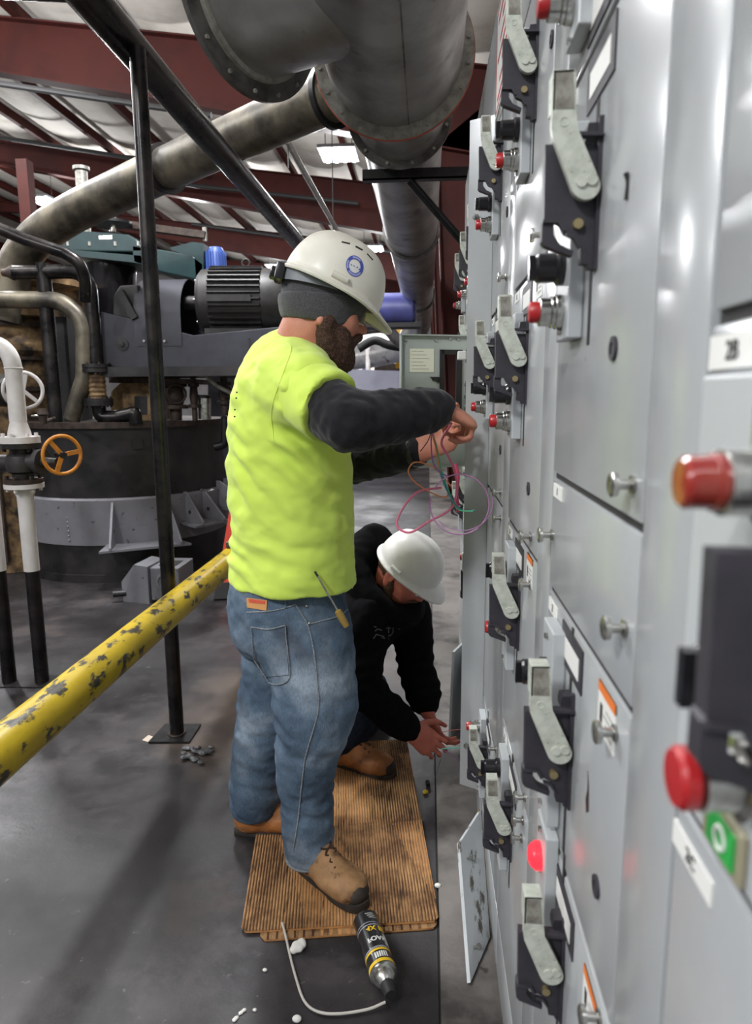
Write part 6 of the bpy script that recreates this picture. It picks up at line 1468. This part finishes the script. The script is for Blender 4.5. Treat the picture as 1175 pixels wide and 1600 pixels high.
# ================================================================== floor items
def sheet_mat():
    m = bpy.data.materials.new('grimy corrugated cardboard'); m.use_nodes = True; nt = m.node_tree; N = nt.nodes; L = nt.links; b = N['Principled BSDF']; tc = N.new('ShaderNodeTexCoord')
    def noise(sc, det=6., st=None):
        n = N.new('ShaderNodeTexNoise'); n.inputs['Scale'].default_value = sc; n.inputs['Detail'].default_value = det; n.inputs['Roughness'].default_value = .65
        src = tc.outputs['Object']
        if st:
            mp = N.new('ShaderNodeMapping'); mp.inputs['Scale'].default_value = st; L.new(src, mp.inputs[0]); src = mp.outputs[0]
        L.new(src, n.inputs['Vector']); return n.outputs['Fac']
    def ramp(f, a, bb, c0, c1):
        r = N.new('ShaderNodeValToRGB'); e = r.color_ramp.elements; e[0].position = a; e[1].position = bb; e[0].color = c0; e[1].color = c1; L.new(f, r.inputs[0]); return r.outputs[0]
    base = ramp(noise(3.), .35, .7, srgb(188, 148, 104), srgb(146, 108, 74))
    grime = ramp(noise(7., 9), .44, .64, (0, 0, 0, 1), (.85, .85, .85, 1))
    mx = N.new('ShaderNodeMix'); mx.data_type = 'RGBA'; L.new(grime, mx.inputs['Factor']); L.new(base, mx.inputs['A']); mx.inputs['B'].default_value = srgb(84, 58, 42)
    ink = ramp(noise(26., 8, (3, .35, 1)), .52, .66, (0, 0, 0, 1), (.8, .8, .8, 1))
    m2 = N.new('ShaderNodeMix'); m2.data_type = 'RGBA'; L.new(ink, m2.inputs['Factor']); L.new(mx.outputs['Result'], m2.inputs['A']); m2.inputs['B'].default_value = srgb(52, 38, 32)
    L.new(m2.outputs['Result'], b.inputs['Base Color']); b.inputs['Roughness'].default_value = .85; b.inputs['Specular IOR Level'].default_value = .15
    return m
M_card = sheet_mat(); M_cardgroove = pm('dark cardboard groove', srgb(92, 66, 46), .9, c2=srgb(52, 38, 30), scale=6., detail=9., c3=srgb(160, 120, 78), scale3=5., lo3=.52, hi3=.62, spec=.1); M_cardedge = pm('cardboard edge', srgb(196, 142, 84), .85, c2=srgb(160, 110, 66), scale=20.)
def cardboard(c4, z, label, ribs=62, rib_h=.0024, th=.005, rad=.02):
    "sheet with corrugation ridges; corners near-left, near-right, far-right, far-left"
    nl, nr, fr, fl_ = [V((p[0], p[1], z)) for p in c4]
    t = thing('cardboard_sheet', label, 'cardboard', (nl + nr + fr + fl_) / 4, 'cardboard sheets on the floor')
    P = lambda u, v: (nl * (1 - u) + nr * u) * (1 - v) + (fl_ * (1 - u) + fr * u) * v
    Wd = (nr - nl).length; Ld = (fl_ - nl).length
    def vr(u):          # rounded corners
        e = min(u, 1 - u) * Wd
        return 0 if e >= rad else (rad - math.sqrt(max(0, rad ** 2 - (rad - e) ** 2))) / Ld
    m = MB(); vs = []; n = ribs * 4; NV = 16
    for i in range(n + 1):
        u = i / n; ph = i % 4; hz = rib_h * (1 if ph in (1, 2) else 0); v0 = vr(u)
        for j in range(NV + 1):
            v = v0 + (1 - 2 * v0) * j / NV; p = P(u, v); vs.append(p + V((0, 0, th + hz + .0012 * math.sin(u * 9 + v * 5) * math.sin(v * 7))))
    m.add(vs, [(i * (NV + 1) + j, (i + 1) * (NV + 1) + j, (i + 1) * (NV + 1) + j + 1, i * (NV + 1) + j + 1) for i in range(n) for j in range(NV)])
    tl_ = m.build('top_liner', M_card, t, smooth=False)
    tl_.data.materials.append(M_cardgroove); mi = [1 if (k_ // NV) % 4 == 3 else 0 for k_ in range(len(tl_.data.polygons))]; tl_.data.polygons.foreach_set('material_index', mi)  # flat strips between the ribs take the darker groove colour
    out = [P(u, vr(u)) for u in [k / 40 for k in range(41)]] + [P(1 - u, 1 - vr(1 - u)) for u in [k / 40 for k in range(41)]]
    m = MB(); m.prism(out, (0, 0, th)); m.build('core', M_cardedge, t, smooth=False)
    return t
nl, nr, fr = atz(376, 1458, .008), atz(687, 1440, .008), atz(636, 1157, .008); fl_ = V((nl.x + (fr.x - nr.x) * .8 - .05, nl.y + (fr.y - nr.y), 0))
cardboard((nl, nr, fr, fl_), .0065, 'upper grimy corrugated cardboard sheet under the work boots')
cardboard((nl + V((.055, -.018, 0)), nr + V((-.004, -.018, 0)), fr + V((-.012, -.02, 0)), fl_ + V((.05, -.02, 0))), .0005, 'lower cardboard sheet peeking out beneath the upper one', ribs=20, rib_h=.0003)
# spray can
ca, cb = atz(571, 1438, .033), atz(611, 1556, .033)
ax = (cb - ca).normalized(); r = .033; Lc = (cb - ca).length
t = thing('spray_can', 'black and yellow foam spray can lying on the floor by the boot', 'can', ((ca + cb) / 2)[:2] + (0,) if False else V(((ca.x + cb.x) / 2, (ca.y + cb.y) / 2, 0)))
L1 = Lc * .72
m = MB(); m.lathe(ca, ax, [(0, .02), (0, r * .93), (.003, r * 1.02), (.007, r * .97), (.008, r)] + [(L1 - .002, r), (L1, r * .99)], 40); body = m.build('can_body', pm('black can print', srgb(28, 28, 30), .3, coat=.3), t)
for (a0, a1, mt, rr) in ((L1 - .010, L1 - .001, 'can yellow', 1.012), (L1 - .042, L1 - .036, 'can yellow', 1.008), (L1 - .048, L1 - .044, 'can grey', 1.008), (.052, .055, 'can grey', 1.008), (.044, .046, 'can grey', 1.008)):
    mt = pm(mt, srgb(232, 190, 40) if mt == 'can yellow' else srgb(150, 150, 160), .35); m = MB(); m.lathe(ca + ax * a0, ax, [(0, r * .9), (0, r * rr), (a1 - a0, r * rr), (a1 - a0, r * .9)], 40); m.build('label_band', mt, t)
m = MB(); m.lathe(ca + ax * L1, ax, [(0, r), (.004, r * 1.03), (.008, r * 1.0), (.012, r * .86), (.022, r * .80), (.030, r * .60), (.033, r * .52), (.036, r * .52)], 40); m.build('shoulder', M_chrome, t)
m = MB(); m.lathe(ca + ax * (L1 + .034), ax, [(0, r * .5), (.012, r * .5), (.020, r * .44), (.030, r * .44), (.032, r * .38), (.032, .002)], 24); m.build('nozzle_cap', M_dark, t)
sd, u, d_ = frame_from(ax)
def can_text(body, size, along, ang, mat, name='can_lettering', sx=1.):
    # wrap a flat text around the can; reads across the axis
    cu = bpy.data.curves.new('t', 'FONT'); cu.body = body; cu.size = size; cu.align_x = 'CENTER'; cu.align_y = 'CENTER'; cu.resolution_u = 3; cu.offset = .0006
    tt = bpy.data.objects.new('tmp', cu); COL.objects.link(tt); dg = bpy.context.evaluated_depsgraph_get(); dg.update()
    me = bpy.data.meshes.new_from_object(tt.evaluated_get(dg)); bpy.data.objects.remove(tt); bpy.data.curves.remove(cu)
    for v in me.vertices:
        a_ = ang + v.co.x * sx / r; q = ca + ax * (along + v.co.y) + (sd * math.cos(a_) + u * math.sin(a_)) * (r * 1.014); v.co = q - ORG[t.name]
    me.materials.clear(); me.materials.append(mat); o = bpy.data.objects.new(name, me); COL.objects.link(o); o.parent = t; return o
M_yel = MATS['can yellow']
def can_patch(a0, a1, t0, t1, mt, name):
    m = MB(); vs = []; n = 12
    for i in range(n + 1):
        a_ = t0 + (t1 - t0) * i / n
        for al in (a0, a1): vs.append(ca + ax * al + (sd * math.cos(a_) + u * math.sin(a_)) * (r * 1.01))
    m.add(vs, [(2 * i, 2 * i + 1, 2 * i + 3, 2 * i + 2) for i in range(n)]); m.build(name, mt, t)
ang0 = math.radians(100)
for sgn in (1,):
    can_text('4X', .020, .066, ang0 - .25, M_yel); can_text('FOAM', .019, .100, ang0, M_white); [can_patch(L1 - .031, L1 - .014, ang0 - .62 + k * .17, ang0 - .50 + k * .17, M_white, 'can_lettering') for k in range(6)]
    for k in range(3): can_text('-----------', .006, .016 + k * .007, ang0 + .1 * k, M_white)
# yellow bar beside 4X and white foam blot on the print
can_patch(.058, .074, ang0 + .35, ang0 + 1.1, M_yel, 'label_bar'); can_patch(.082, .120, ang0 + .55, ang0 + 1.15, M_white, 'foam_picture')
# straw
m = MB(); m.tube(smooth_path([atz(602, 1566, .010), atz(575, 1577, .006), atz(530, 1584, .006), atz(497, 1581, .006), atz(476, 1565, .006), atz(463, 1530, .006), atz(452, 1488, .008), atz(447, 1465, .014), atz(441, 1442, .020)], 6), .0032, 10)
tag(m.build('spray_straw', pm('cloudy plastic tube', srgb(196, 192, 184), .4), None), 'cloudy plastic straw curving from the can across the floor', 'straw')
# foam blobs
s = SDF(.003)
for x, y, rr in ((463, 1478, .013), (471, 1473, .012), (459, 1484, .011), (468, 1482, .010), (474, 1477, .008)): s.ell(atz(x, y, .008), (rr, rr, rr * .9), None, .004)
me = s.mesh('foam_blob', pm('white foam', srgb(236, 234, 228), .8), smooth=2, origin=atz(466, 1478)); o = bpy.data.objects.new('foam_blob', me); COL.objects.link(o); o.location = atz(466, 1478); tag(o, 'white foam blob beside the clear straw', 'foam')
for k, (x, y, rr, lab) in enumerate(((464, 1595, .011, 'small white foam drop at the bottom edge'), (414, 1517, .006, 'tiny white foam fleck left of the straw'), (684, 1386, .010, 'small white foam drop at the cardboard corner'))):
    m = MB(); c = atz(x, y); m.ellipsoid(c + V((0, 0, rr * .5)), rr, rr * .8, rr * .6, 12, 8); tag(m.build('foam_drop', MATS['white foam'], None), lab, 'foam', 'foam drops')
s = SDF(.003)
for x, y in ((376, 1583), (370, 1590), (382, 1578), (366, 1594), (398, 1578)): s.ell(atz(x, y, .002), (.006, .005, .004), None, .004)
me = s.mesh('foam_splash', MATS['white foam'], smooth=1, origin=atz(376, 1586)); o = bpy.data.objects.new('foam_splash', me); COL.objects.link(o); o.location = atz(376, 1586); tag(o, 'thin white foam splash at the bottom left of the straw', 'foam')
# leaning cover plate
B0, B1, T0, T1_ = V((.104, 1.455, .006)), V((.163, 1.60, .006)), V((.088, 1.72, .187)), V((.158, 1.88, .186))
t = thing('cover_plate', 'scratched pale grey cover plate leaning at the cabinet foot', 'panel', (B0 + B1) / 2)
nn = (B1 - B0).cross(T0 - B0).normalized(); nn = nn if nn.z > 0 else -nn
m = MB(); m.prism([B0, B1, T1_, T0], nn * .010); m.build('plate', pm('scratched grey enamel', srgb(196, 200, 202), .4, c2=srgb(182, 186, 188), scale=8., c3=srgb(90, 84, 74), scale3=34., lo3=.57, hi3=.63, stretch=(1, .35, .35), bump=.05), t, smooth=False)
m = MB(); m.bar(B1 + nn * .005, T1_ + nn * .005, .016, .004, up=nn); m.build('edge_seal', pm('dirty edge seal', srgb(150, 132, 90), .8, c2=srgb(60, 54, 44), scale=60.), t, smooth=False)
for q in ((B0 * .85 + T0 * .15) * .75 + (B1 * .85 + T1_ * .15) * .25, (B0 * .2 + T0 * .8) * .75 + (B1 * .2 + T1_ * .8) * .25):
    m = MB(); m.lathe(q + nn * .010, nn, [(0, .004), (.012, .004), (.013, .008), (.018, .008), (.019, .003)], 12); m.build('captive_screw', M_chrome, t)
# second cover leaning further along
m = MB(); q = [V((.095, 2.66, .01)), V((.15, 2.80, .01)), V((.165, 2.90, .34)), V((.11, 2.76, .34))]; nn2 = (q[1] - q[0]).cross(q[3] - q[0]).normalized(); m.prism(q, nn2 * .01); tag(m.build('grey_cover_plate', M_panel, None, smooth=False), 'grey cover panel leaning at the far cabinet beyond the crouching worker', 'panel')
# debris
s = SDF(.004)
for k in range(16):
    x, y = 285 + 46 * random.random(), 1166 + 26 * random.random(); s.ell(atz(x, y, .004 + .012 * random.random()), (.010 + .014 * random.random(), .012, .007), None, .006)
me = s.mesh('crumpled_rag', pm('oily rag', srgb(52, 52, 54), .45, c2=srgb(90, 90, 92), scale=60.), smooth=1, disp=lambda p, n: .004 * vnoise(p, 70.), origin=atz(308, 1180)); o = bpy.data.objects.new('crumpled_rag', me); COL.objects.link(o); o.location = atz(308, 1180); tag(o, 'crumpled oily plastic rag on the floor by the post foot', 'rag')
m = MB(); m.prism([atz(222, 1157, .001), atz(236, 1161, .001), atz(243, 1153, .001), atz(232, 1149, .001)], (0, 0, .002)); tag(m.build('paper_scrap', pm('dirty paper', srgb(190, 176, 160), .8), None, smooth=False), 'pale paper scrap beside the post foot plate', 'scrap')
m = MB(); m.lathe(atz(661, 1238, .006), (1, .3, 0), [(0, .004), (.004, .008), (.012, .007), (.018, .004), (.018, .001)], 10); tag(m.build('wire_nut', pm('yellow wire nut', srgb(222, 190, 40), .4), None), 'small yellow wire connector on the floor by the cardboard', 'connector')
m = MB(); m.cyl(atz(668, 1222, .001), atz(668, 1222, .018), .008, 10); tag(m.build('loose_bolt', M_blacksteel, None), 'small dark bolt on the floor below the reaching hand', 'bolt')
# ================================================================== loose wires
def wire(name, label, pts, r, col, n=8):
    m = MB(); m.tube(smooth_path(pts, n), r, 8); tag(m.build(name, pm('wire ' + name, col, .35), None), label, 'wire', 'loose control wires')
Yw = 1.80; G = at(706, 660, Yw)
J = at(678, 672, Yw)
wire('black_wire', 'short black wire running from the hands down to the wristband', [G, J, at(668, 690, Yw), at(657, 705, Yw - .03)], .0013, srgb(24, 22, 24))
wire('purple_wire', 'purple wire hanging straight down from the hands', [G, J, at(674, 700, Yw), at(680, 730, Yw + .01), at(700, 745, Yw + .02)], .0019, srgb(180, 110, 190))
wire('orange_wire', 'orange wire looping left from the hands', [G, J, at(681, 700, Yw), at(687, 730, Yw), at(700, 770, Yw + .03), at(690, 776, Yw + .04), at(665, 765, Yw + .03), at(645, 750, Yw + .02), at(638, 735, Yw + .02), at(650, 722, Yw + .03), at(680, 732, Yw + .05), at(705, 760, Yw + .06)], .0019, srgb(240, 150, 100))
wire('green_wire', 'green wire strand beside the orange one below the hands', [G, J, at(683, 700, Yw + .004), at(690, 735, Yw), at(704, 775, Yw + .02), at(716, 796, Yw + .03), at(738, 799, Yw + .02)], .0019, srgb(90, 200, 140))
wire('teal_wire', 'teal wire ending below the open unit door', [G, J, at(684, 705, Yw + .008), at(692, 745, Yw), at(706, 780, Yw + .02), at(724, 798, Yw + .03), at(742, 797, Yw + .02)], .0019, srgb(60, 160, 160))
wire('blue_wire', 'pale blue wire hanging with the teal one', [G, J, at(684, 710, Yw + .006), at(688, 740, Yw + .01), at(700, 770, Yw + .03), at(712, 788, Yw + .03)], .0019, srgb(130, 170, 225))
coil = [at(718 + 46 * math.cos(a_), 788 + 47 * math.sin(a_), Yw - .02 + .015 * math.cos(a_)) for a_ in [math.radians(-150 + 345 * k / 18) for k in range(19)]]
wire('violet_wire', 'violet wire coiled in a wide loop before the grey door edge', coil, .0018, srgb(200, 140, 190), 4)
coil = [at(722 + 48 * math.cos(a_), 785 + 44 * math.sin(a_), Yw - .03 + .02 * math.sin(a_)) for a_ in [math.radians(-20 + 160 * k / 9) for k in range(10)]]
wire('lilac_wire', 'lilac wire doubling the lower right of the violet loop', coil, .0012, srgb(200, 150, 200), 4)
wire('pink_wire', 'thick pink wire looping from the hands to the lower left', [G, at(690, 690, Yw), at(700, 712, Yw + .02), at(710, 735, Yw + .04), at(714, 765, Yw + .04), at(704, 795, Yw + .02), at(670, 815, Yw), at(640, 832, Yw + .01), at(620, 820, Yw + .02), at(632, 790, Yw + .03), at(655, 768, Yw + .04), at(690, 762, Yw + .05)], .0032, srgb(240, 130, 160))
wire('rose_wire', 'second pink wire hanging inside the open cabinet', [at(712, 725, 2.2), at(716, 745, 2.2), at(714, 770, 2.2), at(716, 800, 2.2)], .005, srgb(220, 80, 120))
Yf = 2.28
H2 = at(703, 1172, Yf)
wire('mint_wire', 'mint green wire held by the crouching worker', [at(690, 1170, Yf), at(702, 1169, Yf), at(716, 1168, Yf + .01), at(730, 1166, Yf + .03)], .0022, srgb(110, 200, 180))
wire('mauve_wire', 'mauve wire held by the crouching worker', [at(692, 1172, Yf), at(705, 1178, Yf), at(716, 1188, Yf + .01), at(728, 1196, Yf + .03)], .0016, srgb(150, 90, 130))
wire('coral_wire', 'thin coral wire above the crouching worker’s hand', [at(684, 1146, Yf + .05), at(700, 1142, Yf + .05), at(716, 1140, Yf + .04), at(730, 1139, Yf + .04)], .0012, srgb(196, 110, 100))
wire('grey_wire', 'thin grey wire dangling under the crouching worker’s hand', [at(689, 1186, Yf), at(684, 1202, Yf), at(681, 1214, Yf)], .0012, srgb(120, 130, 150))
